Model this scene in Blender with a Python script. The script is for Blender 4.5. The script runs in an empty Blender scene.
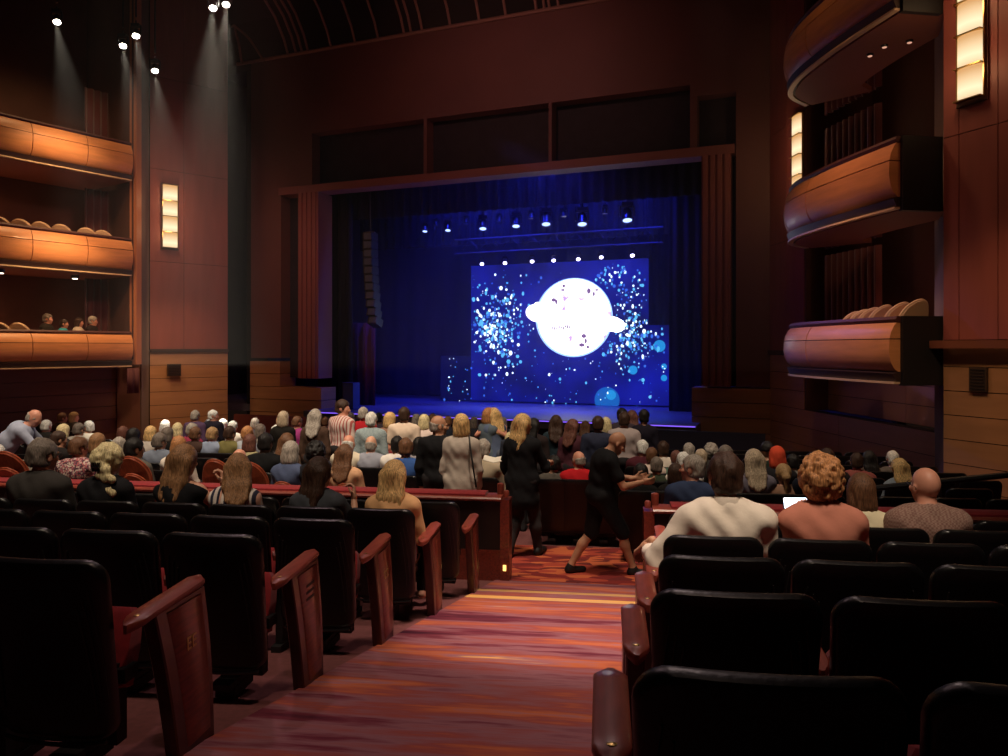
import bpy, bmesh, math, random
import numpy as np
from mathutils import Vector, Matrix

random.seed(7)
RNG = np.random.default_rng(11)
SC = bpy.context.scene
COL = SC.collection
F = 757.0; CX = 504.0; HY = 348.0      # focal length in px, principal column, horizon row
ZC = 3.1                                # camera height above the lowest house floor
B = math.radians(7.5)                   # seat rows are turned by this angle
SB, CB = math.sin(B), math.cos(B)
ST = math.radians(22.0)                 # the stage axis
SS, CS = math.sin(ST), math.cos(ST)

# ------------------------------------------------------------------ frames
def P(px, py, d):
    return Vector(((px - CX) / F * d, d, ZC + (HY - py) / F * d))
def uv(u, v, z=0.0):
    return Vector((u * CB + v * SB, -u * SB + v * CB, z))
def to_uv(x, y):
    return x * CB - y * SB, x * SB + y * CB
def floor_rel(v):
    if v <= 8.0: return -(1.22 + .1435 * v)
    return -(1.22 + .1435 * 8.0) - .06 * (v - 8.0)
def fz(v): return ZC + floor_rel(v)
SO = (6.25, 20.5)
def st(a, w, z):
    """stage frame: a along the proscenium (0 at its house-right jamb), w depth into the stage, z relative to camera"""
    return Vector((SO[0] + a * CS + w * SS, SO[1] - a * SS + w * CS, ZC + z))
def on_stage(px, py, w):
    """where the sight line of a pixel meets the plane w of the stage: returns (a, z_rel)"""
    k = (px - CX) / F
    ox, oy = SO[0] + w * SS, SO[1] + w * CS
    a = (k * oy - ox) / (CS + k * SS)
    d = oy - a * SS
    return a, (HY - py) / F * d
def seat_depth(px, v):
    k = (px - CX) / F
    return v / (k * SB + CB)

# ------------------------------------------------------------------ materials
MATS = {}
def mat(name, col, rough=.6, metal=0.0, spec=.5, emit=None, estr=0.0, bump=0.0, bscale=40.0, var=0.0, vscale=8.0, stretch=(1, 1, 1), coat=0.0, sheen=0.0):
    if name in MATS: return MATS[name]
    m = bpy.data.materials.new(name); m.use_nodes = True
    nt = m.node_tree; bs = nt.nodes['Principled BSDF']
    bs.inputs['Base Color'].default_value = (*col, 1)
    bs.inputs['Roughness'].default_value = rough
    bs.inputs['Metallic'].default_value = metal
    bs.inputs['Specular IOR Level'].default_value = spec
    bs.inputs['Coat Weight'].default_value = coat
    if sheen: bs.inputs['Sheen Weight'].default_value = sheen
    if emit:
        bs.inputs['Emission Color'].default_value = (*emit, 1)
        bs.inputs['Emission Strength'].default_value = estr
    if var or bump:
        tc = nt.nodes.new('ShaderNodeTexCoord'); mp = nt.nodes.new('ShaderNodeMapping')
        mp.inputs['Scale'].default_value = stretch
        nt.links.new(tc.outputs['Object'], mp.inputs['Vector'])
        if var:
            nz = nt.nodes.new('ShaderNodeTexNoise'); nz.inputs['Scale'].default_value = vscale; nz.inputs['Detail'].default_value = 4
            rp = nt.nodes.new('ShaderNodeValToRGB')
            rp.color_ramp.elements[0].position = .3; rp.color_ramp.elements[1].position = .7
            rp.color_ramp.elements[0].color = (*[c * (1 - var) for c in col], 1)
            rp.color_ramp.elements[1].color = (*[min(1, c * (1 + var)) for c in col], 1)
            nt.links.new(mp.outputs[0], nz.inputs['Vector']); nt.links.new(nz.outputs[0], rp.inputs[0])
            nt.links.new(rp.outputs[0], bs.inputs['Base Color'])
        if bump:
            nb = nt.nodes.new('ShaderNodeTexNoise'); nb.inputs['Scale'].default_value = bscale; nb.inputs['Detail'].default_value = 3
            bp = nt.nodes.new('ShaderNodeBump'); bp.inputs['Strength'].default_value = bump; bp.inputs['Distance'].default_value = .01
            nt.links.new(mp.outputs[0], nb.inputs['Vector']); nt.links.new(nb.outputs[0], bp.inputs['Height'])
            nt.links.new(bp.outputs[0], bs.inputs['Normal'])
    MATS[name] = m
    return m
def emis(name, col, s):
    if name in MATS: return MATS[name]
    m = bpy.data.materials.new(name); m.use_nodes = True; nt = m.node_tree
    nt.nodes.remove(nt.nodes['Principled BSDF'])
    e = nt.nodes.new('ShaderNodeEmission'); e.inputs[0].default_value = (*col, 1); e.inputs[1].default_value = s
    nt.links.new(e.outputs[0], nt.nodes['Material Output'].inputs[0])
    MATS[name] = m
    return m
def ramp_mat(name, stops, scale, stretch, rough=.9, detail=3.0, kind='noise', bump=0.0, sheen=0.0, spec=.3, distort=0.0):
    m = bpy.data.materials.new(name); m.use_nodes = True; nt = m.node_tree; bs = nt.nodes['Principled BSDF']
    bs.inputs['Roughness'].default_value = rough; bs.inputs['Specular IOR Level'].default_value = spec
    if sheen: bs.inputs['Sheen Weight'].default_value = sheen
    tc = nt.nodes.new('ShaderNodeTexCoord'); mp = nt.nodes.new('ShaderNodeMapping'); mp.inputs['Scale'].default_value = stretch
    nt.links.new(tc.outputs['Object'], mp.inputs['Vector'])
    if kind == 'voronoi':
        t = nt.nodes.new('ShaderNodeTexVoronoi'); t.inputs['Scale'].default_value = scale
        sp = nt.nodes.new('ShaderNodeSeparateColor'); nt.links.new(t.outputs['Color'], sp.inputs[0]); out = sp.outputs[0]
    elif kind == 'wave':
        t = nt.nodes.new('ShaderNodeTexWave'); t.inputs['Scale'].default_value = scale; t.inputs['Distortion'].default_value = distort; out = t.outputs['Fac']
        t.wave_profile = 'SAW'
    elif kind == 'magic':
        t = nt.nodes.new('ShaderNodeTexChecker'); t.inputs['Scale'].default_value = scale; out = t.outputs['Fac']
    else:
        t = nt.nodes.new('ShaderNodeTexNoise'); t.inputs['Scale'].default_value = scale; t.inputs['Detail'].default_value = detail; out = t.outputs[0]
    nt.links.new(mp.outputs[0], t.inputs['Vector'])
    rp = nt.nodes.new('ShaderNodeValToRGB'); cr = rp.color_ramp
    if kind in ('wave', 'voronoi', 'magic'): cr.interpolation = 'CONSTANT'
    while len(cr.elements) < len(stops): cr.elements.new(.5)
    for e, (p, c) in zip(cr.elements, stops): e.position = p; e.color = (*c, 1)
    nt.links.new(out, rp.inputs[0]); nt.links.new(rp.outputs[0], bs.inputs['Base Color'])
    if bump:
        bp = nt.nodes.new('ShaderNodeBump'); bp.inputs['Strength'].default_value = bump; bp.inputs['Distance'].default_value = .01
        nt.links.new(out, bp.inputs['Height']); nt.links.new(bp.outputs[0], bs.inputs['Normal'])
    MATS[name] = m
    return m

BLACK = mat('black_vinyl', (.004, .0035, .004), .34, spec=.45, bump=.12, bscale=60)
BLACKP = mat('black_paint', (.006, .005, .006), .6)
BLACKGLOSS = mat('black_gloss', (.006, .005, .006), .25)
RED = mat('red_velvet', (.25, .012, .017), .92, sheen=.12, var=.15, vscale=30)
WOOD = mat('mahogany', (.16, .026, .016), .33, var=.35, vscale=6, stretch=(9, 1.2, 9), coat=.25)
WOODARM = mat('mahogany_arm', (.24, .045, .028), .4, var=.2, vscale=6, stretch=(9, 1.2, 9), coat=.12)
WOODDK = mat('dark_mahogany', (.05, .010, .007), .35, var=.3, vscale=6, stretch=(6, 6, 1), coat=.2)
PANEL = mat('balcony_veneer', (.60, .25, .095), .42, var=.12, vscale=2.5, stretch=(.6, .6, 5), coat=.1)
WALLRED = mat('red_wall_panel', (.25, .068, .055), .55, var=.10, vscale=1.5, stretch=(3, 3, .4))
WALLTAN = mat('tan_wall_boards', (.40, .21, .10), .55, var=.10, vscale=2, stretch=(.5, .5, 3))
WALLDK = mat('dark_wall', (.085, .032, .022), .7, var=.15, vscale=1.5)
PROS = mat('proscenium_paint', (.15, .060, .055), .65, var=.08, vscale=.7)
PROSDK = mat('proscenium_grille', (.022, .017, .024), .8, var=.2, vscale=3)
CEIL = mat('ceiling_black', (.012, .009, .008), .9)
RIB = mat('ceiling_rib', (.28, .15, .12), .6)
CARPET = mat('house_carpet', (.15, .045, .045), .95, var=.15, vscale=30)
BRASS = mat('brass', (.55, .38, .14), .3, metal=1.0)
STEEL = mat('dark_steel', (.06, .06, .065), .35, metal=.8)
CREAM = mat('cream_upholstery', (.75, .52, .33), .8)
CURTAIN = mat('red_curtain', (.10, .018, .02), .9, sheen=.3)
STAGEBLK = mat('stage_black', (.008, .008, .012), .9)
STAGEFLR = mat('stage_deck', (.13, .13, .17), .4)
BACKDROP = mat('backdrop_cloth', (.09, .10, .22), .95)
SKIN = {
    'fair': mat('skin_fair', (.62, .33, .22), .55, var=.06, vscale=20),
    'pink': mat('skin_pink', (.62, .28, .19), .5, var=.06, vscale=20),
    'tan': mat('skin_tan', (.50, .25, .15), .55, var=.06, vscale=20),
    'brown': mat('skin_brown', (.16, .075, .045), .55, var=.06, vscale=20),
}
def hairm(name, col): return mat('hair_' + name, col, .5, var=.6, vscale=22, stretch=(6, 6, .8), bump=.6, bscale=30, spec=.3)
HAIR = {k: hairm(k, c) for k, c in {
    'blonde': (.62, .40, .17), 'paleblonde': (.72, .54, .30), 'darkblonde': (.36, .22, .10), 'brown': (.13, .06, .03), 'ltbrown': (.27, .14, .065),
    'dkbrown': (.045, .022, .014), 'black': (.010, .008, .008), 'grey': (.33, .29, .25), 'dkgrey': (.15, .12, .10), 'white': (.78, .70, .60), 'ginger': (.42, .19, .075), 'auburn': (.13, .05, .035), 'ashblonde': (.42, .33, .23)}.items()}
def cloth(col):
    return mat('cloth_%02x%02x%02x' % tuple(int(c * 255) for c in col), col, .88, bump=.25, bscale=25, spec=.2)
def C(h):
    c = [int(h[i:i + 2], 16) / 255 for i in (0, 2, 4)]
    return tuple(x / 12.92 if x <= .04045 else ((x + .055) / 1.055) ** 2.4 for x in c)

# ------------------------------------------------------------------ meshes
class MB:
    def __init__(s): s.v = []; s.f = []
    def add(s, vs, fs):
        n = len(s.v); s.v += [tuple(p) for p in vs]; s.f += [tuple(i + n for i in f) for f in fs]; return s
    def box(s, c, size, rz=0.0, M=None):
        x, y, z = (q / 2 for q in size); R = Matrix.Rotation(rz, 3, 'Z') if M is None else M
        vs = [Vector(c) + R @ Vector((i * x, j * y, k * z)) for k in (-1, 1) for i, j in ((-1, -1), (1, -1), (1, 1), (-1, 1))]
        return s.add(vs, [(3, 2, 1, 0), (4, 5, 6, 7), (0, 1, 5, 4), (1, 2, 6, 5), (2, 3, 7, 6), (3, 0, 4, 7)])
    def prism(s, poly, z0, z1):
        """poly: plan points counter-clockwise; z0/z1 numbers or lists"""
        n = len(poly); a = [z0] * n if np.isscalar(z0) else z0; b = [z1] * n if np.isscalar(z1) else z1
        vs = [(p[0], p[1], a[i]) for i, p in enumerate(poly)] + [(p[0], p[1], b[i]) for i, p in enumerate(poly)]
        fs = [tuple(range(n - 1, -1, -1)), tuple(range(n, 2 * n))] + [(i, (i + 1) % n, n + (i + 1) % n, n + i) for i in range(n)]
        return s.add(vs, fs)
    def seg(s, A, Bp, z0, z1, th):
        """vertical slab on the plan segment A-Bp, thickness th to the left of A->Bp (negative: to the right)"""
        d = Vector((Bp[0] - A[0], Bp[1] - A[1])).normalized(); n = Vector((-d.y, d.x)) * th
        q = [A, Bp, (Bp[0] + n.x, Bp[1] + n.y), (A[0] + n.x, A[1] + n.y)]
        if th < 0: q.reverse()
        return s.prism(q, z0, z1)
    def loft(s, rings, cap=True, closed=True):
        n = len(rings[0]); vs = [p for r in rings for p in r]; fs = []
        for i in range(len(rings) - 1):
            for j in range(n if closed else n - 1):
                k = (j + 1) % n
                fs.append((i * n + j, i * n + k, (i + 1) * n + k, (i + 1) * n + j))
        if cap and closed: fs += [tuple(range(n - 1, -1, -1)), tuple(range((len(rings) - 1) * n, len(rings) * n))]
        return s.add(vs, fs)
    def tube(s, path, r, n=8, cap=True):
        path = [Vector(p) for p in path]; rs = [r] * len(path) if np.isscalar(r) else r; rings = []
        up = None
        for i, p in enumerate(path):
            t = (path[min(i + 1, len(path) - 1)] - path[max(i - 1, 0)]).normalized()
            if up is None: up = Vector((0, 0, 1)) if abs(t.z) < .9 else Vector((1, 0, 0))
            a = t.cross(up).normalized(); b = a.cross(t).normalized(); up = b
            rings.append([p + (a * math.cos(2 * math.pi * k / n) + b * math.sin(2 * math.pi * k / n)) * rs[i] for k in range(n)])
        return s.loft(rings, cap)
    def lathe(s, prof, c=(0, 0, 0), n=16, M=None):
        R = Matrix.Identity(3) if M is None else M
        rings = [[Vector(c) + R @ Vector((r * math.cos(2 * math.pi * k / n), r * math.sin(2 * math.pi * k / n), z)) for k in range(n)] for r, z in prof]
        return s.loft(rings)
    def mesh(s, name, m, smooth=True, angle=40):
        me = bpy.data.meshes.new(name); me.from_pydata(s.v, [], s.f); me.update()
        bm = bmesh.new(); bm.from_mesh(me); bmesh.ops.recalc_face_normals(bm, faces=bm.faces); bm.to_mesh(me); bm.free()
        if m is not None: me.materials.append(m)
        if smooth:
            me.shade_smooth()
            try: me.set_sharp_from_angle(angle=math.radians(angle))
            except Exception: pass
        return me
    def build(s, name, m, parent=None, smooth=True, angle=40):
        return link(name, s.mesh(name, m, smooth, angle), parent)
def link(name, data, parent=None):
    o = bpy.data.objects.new(name, data); COL.objects.link(o)
    if parent is not None: o.parent = parent
    return o
def tag(o, label=None, cat=None, group=None, kind=None):
    if label: o['label'] = label
    if cat: o['category'] = cat
    if group: o['group'] = group
    if kind: o['kind'] = kind
    return o
def empty(name, loc, rz=0.0, label=None, cat=None, group=None):
    o = bpy.data.objects.new(name, None); COL.objects.link(o); o.empty_display_size = .1
    o.location = loc; o.rotation_euler = (0, 0, rz)
    return tag(o, label, cat, group)
def copy_tree(o, parent=None):
    c = o.copy(); COL.objects.link(c)
    if parent is not None: c.parent = parent
    for ch in KIDS(o): copy_tree(ch, c)
    return c
def KIDS(o):
    return [x for x in o.children]
def struct(name, mb, m, label=None, smooth=False):
    o = mb.build(name, m, None, smooth); o['kind'] = 'structure'
    if label: o['label'] = label
    return o
def text_mesh(s, size, depth=.002):
    cu = bpy.data.curves.new('row_letters', 'FONT'); cu.body = s; cu.size = size; cu.extrude = depth; cu.align_x = 'CENTER'; cu.align_y = 'CENTER'
    ob = bpy.data.objects.new('tmp', cu); COL.objects.link(ob)
    dg = bpy.context.evaluated_depsgraph_get(); me = bpy.data.meshes.new_from_object(ob.evaluated_get(dg))
    bpy.data.objects.remove(ob); bpy.data.curves.remove(cu)
    return me
def catmull(pts, per=6):
    pts = [Vector(p) for p in pts]; out = []
    e = [pts[0] * 2 - pts[1]] + pts + [pts[-1] * 2 - pts[-2]]
    for i in range(1, len(e) - 2):
        for k in range(per):
            t = k / per; a, b, c, d = e[i - 1], e[i], e[i + 1], e[i + 2]
            out.append(.5 * ((2 * b) + (c - a) * t + (2 * a - 5 * b + 4 * c - d) * t * t + (3 * b - a - 3 * c + d) * t ** 3))
    out.append(pts[-1]); return out
def spot(name, loc, target, energy, col, angle, blend=.6, r=.1):
    l = bpy.data.lights.new(name, 'SPOT'); l.energy = energy; l.color = col; l.spot_size = math.radians(angle); l.spot_blend = blend; l.shadow_soft_size = r
    o = bpy.data.objects.new(name, l); COL.objects.link(o); o.location = loc
    o.rotation_euler = (Vector(target) - Vector(loc)).to_track_quat('-Z', 'Y').to_euler()
    return o
def point(name, loc, energy, col, r=.05):
    l = bpy.data.lights.new(name, 'POINT'); l.energy = energy; l.color = col; l.shadow_soft_size = r
    o = bpy.data.objects.new(name, l); COL.objects.link(o); o.location = loc
    return o
# ------------------------------------------------------------------ camera and render look
cam = bpy.data.cameras.new('camera'); cam.sensor_width = 36; cam.lens = 36 * F / 1008; cam.shift_y = -(378 - HY) / 1008; cam.clip_end = 200; cam.clip_start = .05
co = bpy.data.objects.new('camera', cam); COL.objects.link(co); co.location = (0, 0, ZC); co.rotation_euler = (math.pi / 2, 0, 0); SC.camera = co
SC.view_settings.view_transform = 'Standard'; SC.view_settings.look = 'None'; SC.view_settings.gamma = 1; SC.view_settings.use_curve_mapping = False
SC.view_settings.exposure = 0.0
SC.cycles.use_denoising = True
SC.cycles.max_bounces = 6; SC.cycles.diffuse_bounces = 3; SC.cycles.glossy_bounces = 2; SC.cycles.volume_bounces = 0
SC.cycles.sample_clamp_indirect = 3.0
w = bpy.data.worlds.new('ambient_fill'); SC.world = w; w.use_nodes = True
w.node_tree.nodes['Background'].inputs[0].default_value = (1, .55, .4, 1); w.node_tree.nodes['Background'].inputs[1].default_value = .006  # weak warm background added as fill, standing in for bounced light in the hall

# ------------------------------------------------------------------ floor
mb = MB(); us = np.linspace(-22, 14, 2); vs = [-4, -2, 0, 2, 4, 6, 7, 8, 10, 14, 20, 34]
for a, b in zip(vs[:-1], vs[1:]):
    q = [uv(us[0], a, fz(a)), uv(us[1], a, fz(a)), uv(us[1], b, fz(b)), uv(us[0], b, fz(b))]
    mb.add(q + [p - Vector((0, 0, .3)) for p in q], [(0, 1, 2, 3), (7, 6, 5, 4), (0, 4, 5, 1), (1, 5, 6, 2), (2, 6, 7, 3), (3, 7, 4, 0)])
struct('floor', mb, CARPET)
def uL(v): return -1.519 + .14 * (v - 3.89)
def uR(v): return -.020 + .10 * (v - 1.73)
# striped carpet down the aisle
STRIPE = bpy.data.materials.new('striped_carpet'); STRIPE.use_nodes = True
nt = STRIPE.node_tree; bs = nt.nodes['Principled BSDF']; bs.inputs['Roughness'].default_value = .95; bs.inputs['Specular IOR Level'].default_value = .1
tc = nt.nodes.new('ShaderNodeTexCoord'); mp = nt.nodes.new('ShaderNodeMapping'); mp.inputs['Scale'].default_value = (.20, 1.35, .0)
nz = nt.nodes.new('ShaderNodeTexNoise'); nz.inputs['Scale'].default_value = 2.6; nz.inputs['Detail'].default_value = 5; nz.inputs['Roughness'].default_value = .62
rp = nt.nodes.new('ShaderNodeValToRGB'); cr = rp.color_ramp
stops = [(.28, (.05, .012, .024)), (.38, (.15, .028, .045)), (.45, (.26, .11, .13)), (.52, (.27, .065, .06)), (.59, (.45, .12, .05)), (.65, (.30, .13, .16)), (.72, (.80, .42, .12))]
while len(cr.elements) < len(stops): cr.elements.new(.5)
for e, (p_, c_) in zip(cr.elements, stops): e.position = p_; e.color = (*c_, 1)
nt.links.new(tc.outputs['Object'], mp.inputs[0]); nt.links.new(mp.outputs[0], nz.inputs[0]); nt.links.new(nz.outputs[0], rp.inputs[0])
n2 = nt.nodes.new('ShaderNodeTexNoise'); n2.inputs['Scale'].default_value = 160; bp = nt.nodes.new('ShaderNodeBump'); bp.inputs['Strength'].default_value = .3
nt.links.new(tc.outputs['Object'], n2.inputs[0]); nt.links.new(n2.outputs[0], bp.inputs['Height']); nt.links.new(bp.outputs[0], bs.inputs['Normal'])
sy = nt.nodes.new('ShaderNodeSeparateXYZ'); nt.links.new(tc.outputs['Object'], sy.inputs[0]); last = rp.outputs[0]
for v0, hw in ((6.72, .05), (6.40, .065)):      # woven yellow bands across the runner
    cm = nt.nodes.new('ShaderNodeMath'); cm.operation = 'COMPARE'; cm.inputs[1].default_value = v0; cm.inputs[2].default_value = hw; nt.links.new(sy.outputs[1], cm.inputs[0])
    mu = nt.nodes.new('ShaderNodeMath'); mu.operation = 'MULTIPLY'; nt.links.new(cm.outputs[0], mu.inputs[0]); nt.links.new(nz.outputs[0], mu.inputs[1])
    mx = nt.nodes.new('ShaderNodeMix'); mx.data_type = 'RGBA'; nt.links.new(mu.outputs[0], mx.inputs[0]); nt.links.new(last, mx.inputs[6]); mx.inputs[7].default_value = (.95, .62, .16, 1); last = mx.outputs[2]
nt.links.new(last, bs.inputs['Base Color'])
def carpet(name, poly, m, label, th=.012):
    c = uv(sum(p[0] for p in poly) / len(poly), sum(p[1] for p in poly) / len(poly))
    mb = MB(); top = []
    for u, v in poly: top.append(Vector((u, v, fz(v) + th)))
    n = len(top); low = [p - Vector((0, 0, th + .02)) for p in top]
    mb.add(top + low, [tuple(range(n)), tuple(range(2 * n - 1, n - 1, -1))] + [(i, n + i, n + (i + 1) % n, (i + 1) % n) for i in range(n)])
    me = mb.mesh(name, m, False); o = link(name, me); o.rotation_euler = (0, 0, -B)
    return tag(o, label, 'carpet')
Ls = [(uL(v), v) for v in (-2, 2, 5, 7.28)]; Rs = [(uR(v), v) for v in (7.28, 5, 2, -2)]
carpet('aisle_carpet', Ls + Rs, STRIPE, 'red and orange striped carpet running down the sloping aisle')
PAT = ramp_mat('patterned_carpet', [(0, (.22, .022, .02)), (.3, (.42, .06, .035)), (.55, (.58, .13, .05)), (.8, (.16, .02, .02))], 3.0, (1.6, 3.2, 0), kind='voronoi')
carpet('cross_aisle_carpet', [(-1.35, 7.30), (.52, 7.30), (.75, 8.0), (.9, 9.3), (-2.3, 9.3), (-1.9, 8.0)], PAT, 'orange leaf patterned carpet of the cross aisle beyond the red rails')

# ------------------------------------------------------------------ theatre seats
def rrect(wt, wb, z0, z1, r, n=7):
    """rounded outline in x/z: top half width wt, bottom half width wb"""
    out = []
    for cx, cz, a0 in ((wt - r, z1 - r, 0), (-wt + r, z1 - r, 90), (-wb + r, z0 + r, 180), (wb - r, z0 + r, 270)):
        for k in range(n):
            a = math.radians(a0 + 90 * k / (n - 1)); out.append((cx + r * math.cos(a), cz + r * math.sin(a)))
    res = []
    for i in range(len(out)):
        a, b = out[i], out[(i + 1) % len(out)]; res.append(a)
        L = math.hypot(b[0] - a[0], b[1] - a[1])
        if L > .12:
            m = int(L / .06)
            for k in range(1, m): res.append((a[0] + (b[0] - a[0]) * k / m, a[1] + (b[1] - a[1]) * k / m))
    return res
def shell(outl, layers, lean, bulge, zc):
    """layers: (inset scale, y). closed cushion from concentric rings"""
    rings = []
    xm = max(abs(p[0]) for p in outl)
    for s, y in layers:
        ring = []
        for x, z in outl:
            X = x * s; Z = zc + (z - zc) * s
            ring.append(Vector((X, y - lean * (Z - .2) - bulge * (1 - (X / xm) ** 2), Z)))
        rings.append(ring)
    return MB().loft(rings)
SEATW = .525
def make_seat_proto():
    root = empty('theatre_seat', (0, 0, 0))
    ol = rrect(.251, .232, .17, .845, .075)
    zc = .52
    b = shell(ol, [(.05, -.012), (.45, -.012), (.8, -.012), (.93, -.010), (.975, -.004), (1.0, .010), (1.0, .028), (.97, .036)], .17, .028, zc)
    b.build('backrest', BLACK, root)
    c = shell(rrect(.225, .215, .38, .80, .06), [(.95, .034), (1.0, .042), (.97, .055), (.85, .064), (.4, .068), (.05, .068)], .17, .02, .6)
    c.build('back_cushion', RED, root)
    # relief lines carved down the side of the back
    for s in (-1, 1):
        r = MB()
        for k in range(3):
            x0 = .225 - .022 * k; path = []
            for t in np.linspace(0, 1, 9):
                z = .74 - .40 * t - .03 * k; x = s * (x0 - .028 * (1 - t) ** 2)
                path.append((x, -.014 - .17 * (z - .2) - .028 * (1 - (x / .251) ** 2), z))
            r.tube(path, .0035, 5)
        r.build('carved_lines', BLACKP, root)
    # bottom edge strip
    e = MB(); e.tube([(x, -.03 - .028 * (1 - (x / .24) ** 2) + .02, .172 - .012 * (1 - (x / .24) ** 2)) for x in np.linspace(-.20, .20, 9)], .008, 6)
    e.build('bottom_edge', BLACKGLOSS, root)
    s = MB(); rings = []
    for t, hw, th in ((0, .17, .03), (.05, .195, .045), (.5, .20, .05), (.9, .195, .045), (1, .17, .03)):
        z = .30 + .29 * t * math.cos(.22); y = .11 + .34 * t * math.sin(.22)
        rings.append([Vector((hw * sx, y + th * sy, z - th * sy * .35)) for sx, sy in ((-1, -.7), (-.9, -1), (.9, -1), (1, -.7), (1, .7), (.9, 1), (-.9, 1), (-1, .7))])
    s.loft(rings).build('seat_cushion', RED, root)
    p = MB(); p.box((0, .10, .26), (.36, .06, .30)); p.box((0, .10, .37), (.44, .08, .05)); p.box((0, .12, .075), (.10, .26, .03)); p.box((0, .10, .10), (.07, .07, .12)); p.box((0, .14, .03), (.10, .20, .05))
    p.build('pedestal', BLACKP, root)
    return root
def arm_pad(w=.085, L=.50, zt=.612):
    m = MB(); rings = []
    for t in np.linspace(0, 1, 15):
        y = -.04 + L * t
        e = min(t, 1 - t); k = math.sqrt(max(0.03, min(1, e * (8 if t < .5 else 16))))
        z = zt + .02 * t - .012 * (1 - min(1, t * 4)) ** 2
        hw = w / 2 * k
        rings.append([Vector((hw * a, y, z + bz)) for a, bz in ((-1, -.02), (-1, -.006), (-.8, 0), (.8, 0), (1, -.006), (1, -.02), (.8, -.032), (-.8, -.032))])
    return m.loft(rings)
def end_panel(th=.062):
    """wooden aisle end, side profile in y/z"""
    m = MB()
    prof = []
    for t in np.linspace(0, 1, 13):
        z = -.08 + .67 * t
        front = .52 - .08 * t + .02 * math.sin(t * math.pi); back = .27 - .17 * t + .015 * math.sin(t * math.pi)
        prof.append((back, front, z))
    rings = []
    for back, front, z in prof:
        rings.append([Vector((-th / 2, back, z)), Vector((-th / 2 + .006, back - .006, z)), Vector((th / 2 - .006, back - .006, z)), Vector((th / 2, back, z)), Vector((th / 2, front, z)), Vector((th / 2 - .006, front + .006, z)), Vector((-th / 2 + .006, front + .006, z)), Vector((-th / 2, front, z))])
    return m.loft(rings)
def inset_panel(side, th=.062):
    m = MB(); rings = []
    for t in np.linspace(.1, .97, 11):
        z = -.08 + .67 * t; front = .52 - .08 * t + .02 * math.sin(t * math.pi) - .03; back = .27 - .17 * t + .015 * math.sin(t * math.pi) + .06
        x0 = side * th / 2; x1 = side * (th / 2 + .006)
        rings.append([Vector((x0, back, z)), Vector((x1, back + .008, z)), Vector((x1, front - .008, z)), Vector((x0, front, z))])
    return m.loft(rings)
ME_PAD = arm_pad().mesh('arm_pad', WOODARM); ME_PADN = arm_pad(.07, .36, .61).mesh('arm_pad_inner', WOODARM)
ME_END = end_panel().mesh('end_panel', WOODDK); ME_INL = inset_panel(-1).mesh('inset', WOOD); ME_INR = inset_panel(1).mesh('inset', WOOD)
_a = MB(); _a.box((0, .11, .30), (.045, .16, .58)); _a.box((0, .10, .02), (.06, .24, .04)); ME_SUP = _a.mesh('arm_support', BLACKP, False)
_a = MB(); _a.lathe([(.0, .0), (.011, .0), (.012, .002), (.006, .004), (0, .004)], n=10); ME_SCREW = _a.mesh('brass_screw', BRASS)
def add_aisle_end(root, x, side, letters=None, slots=False):
    """side: which way the aisle lies (+1 right of the seat). x: panel centre"""
    e = link('end_panel', ME_END, root); e.location = (x, 0, 0)
    i = link('inset_face', ME_INR if side > 0 else ME_INL, e)
    a = link('armrest', ME_PAD, root); a.location = (x, 0 if side > 0 else .03, 0); a.scale.y = 1 if side > 0 else .78; a['label'] = 'polished reddish wood armrest'
    s = link('brass_screw', ME_SCREW, a); s.location = (0, .03, .611)
    if letters:
        me = text_mesh(letters, .075); me.materials.append(mat('gilt_letters', (.42, .24, .09), .4, metal=.4))
        t = link('row_letters', me, e); t.rotation_euler = (math.pi / 2, 0, side * math.pi / 2); t.location = (side * .0385, .33, .40)
        t['label'] = 'gilt row letters ' + letters
    if slots:
        m = MB()
        for k in range(3): m.box((side * .036, .32, .49 - .035 * k), (.006, .10, .014))
        m.build('louvre_slots', BLACKP, e, False)
def add_inner_arm(root, x):
    e = link('arm_support', ME_SUP, root); e.location = (x, 0, 0)
    a = link('armrest', ME_PADN, root); a.location = (x, 0, 0); a['label'] = 'polished reddish wood armrest'
SEAT0 = make_seat_proto(); USED = [False]
def new_seat(u, v, label, group, rz=0.0, scale=1.0):
    r = SEAT0 if not USED[0] else copy_tree_proto(SEAT0)
    USED[0] = True
    r.location = uv(u, v, fz(v)); r.rotation_euler = (0, 0, -B + rz)
    return tag(r, label, 'seat', group)
PROTO_KIDS = None
def copy_tree_proto(p):
    c = p.copy(); COL.objects.link(c)
    for k in PK:
        d = k.copy(); COL.objects.link(d); d.parent = c
    return c
PK = list(SEAT0.children)
ORD = ['aisle-end', 'second', 'third', 'fourth', 'fifth', 'sixth', 'seventh', 'eighth', 'ninth', 'tenth', 'eleventh']
LROWS = [('EE', 2.52), ('DD', 3.45), ('CC', 4.38), ('BB', 5.31), ('AA', 6.28)]
LN = {'EE': 2, 'DD': 4, 'CC': 6, 'BB': 7, 'AA': 8}
LDESC = {'EE': 'row lettered EE', 'DD': 'row next in front of EE', 'CC': 'middle row, two in front of EE', 'BB': 'row with the six seated people', 'AA': 'empty row along the red rail'}
for name, v in LROWS:
    for k in range(LN[name]):
        u = uL(v + .45) - .031 - .031 - .256 - k * SEATW
        lab = f'black theatre seat, {ORD[k]} place in the {LDESC[name]}'
        r = new_seat(u, v, lab, 'theatre seats left of the aisle')
        if k == 0: add_aisle_end(r, .256 + .031, 1, {'EE': 'EE', 'CC': 'CC'}.get(name), name == 'DD')
        else: add_inner_arm(r, SEATW / 2)
RROWS = [1.55, 2.42, 3.25, 4.08, 4.93, 5.80]
RN = [3, 5, 6, 7, 8, 9]
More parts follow.
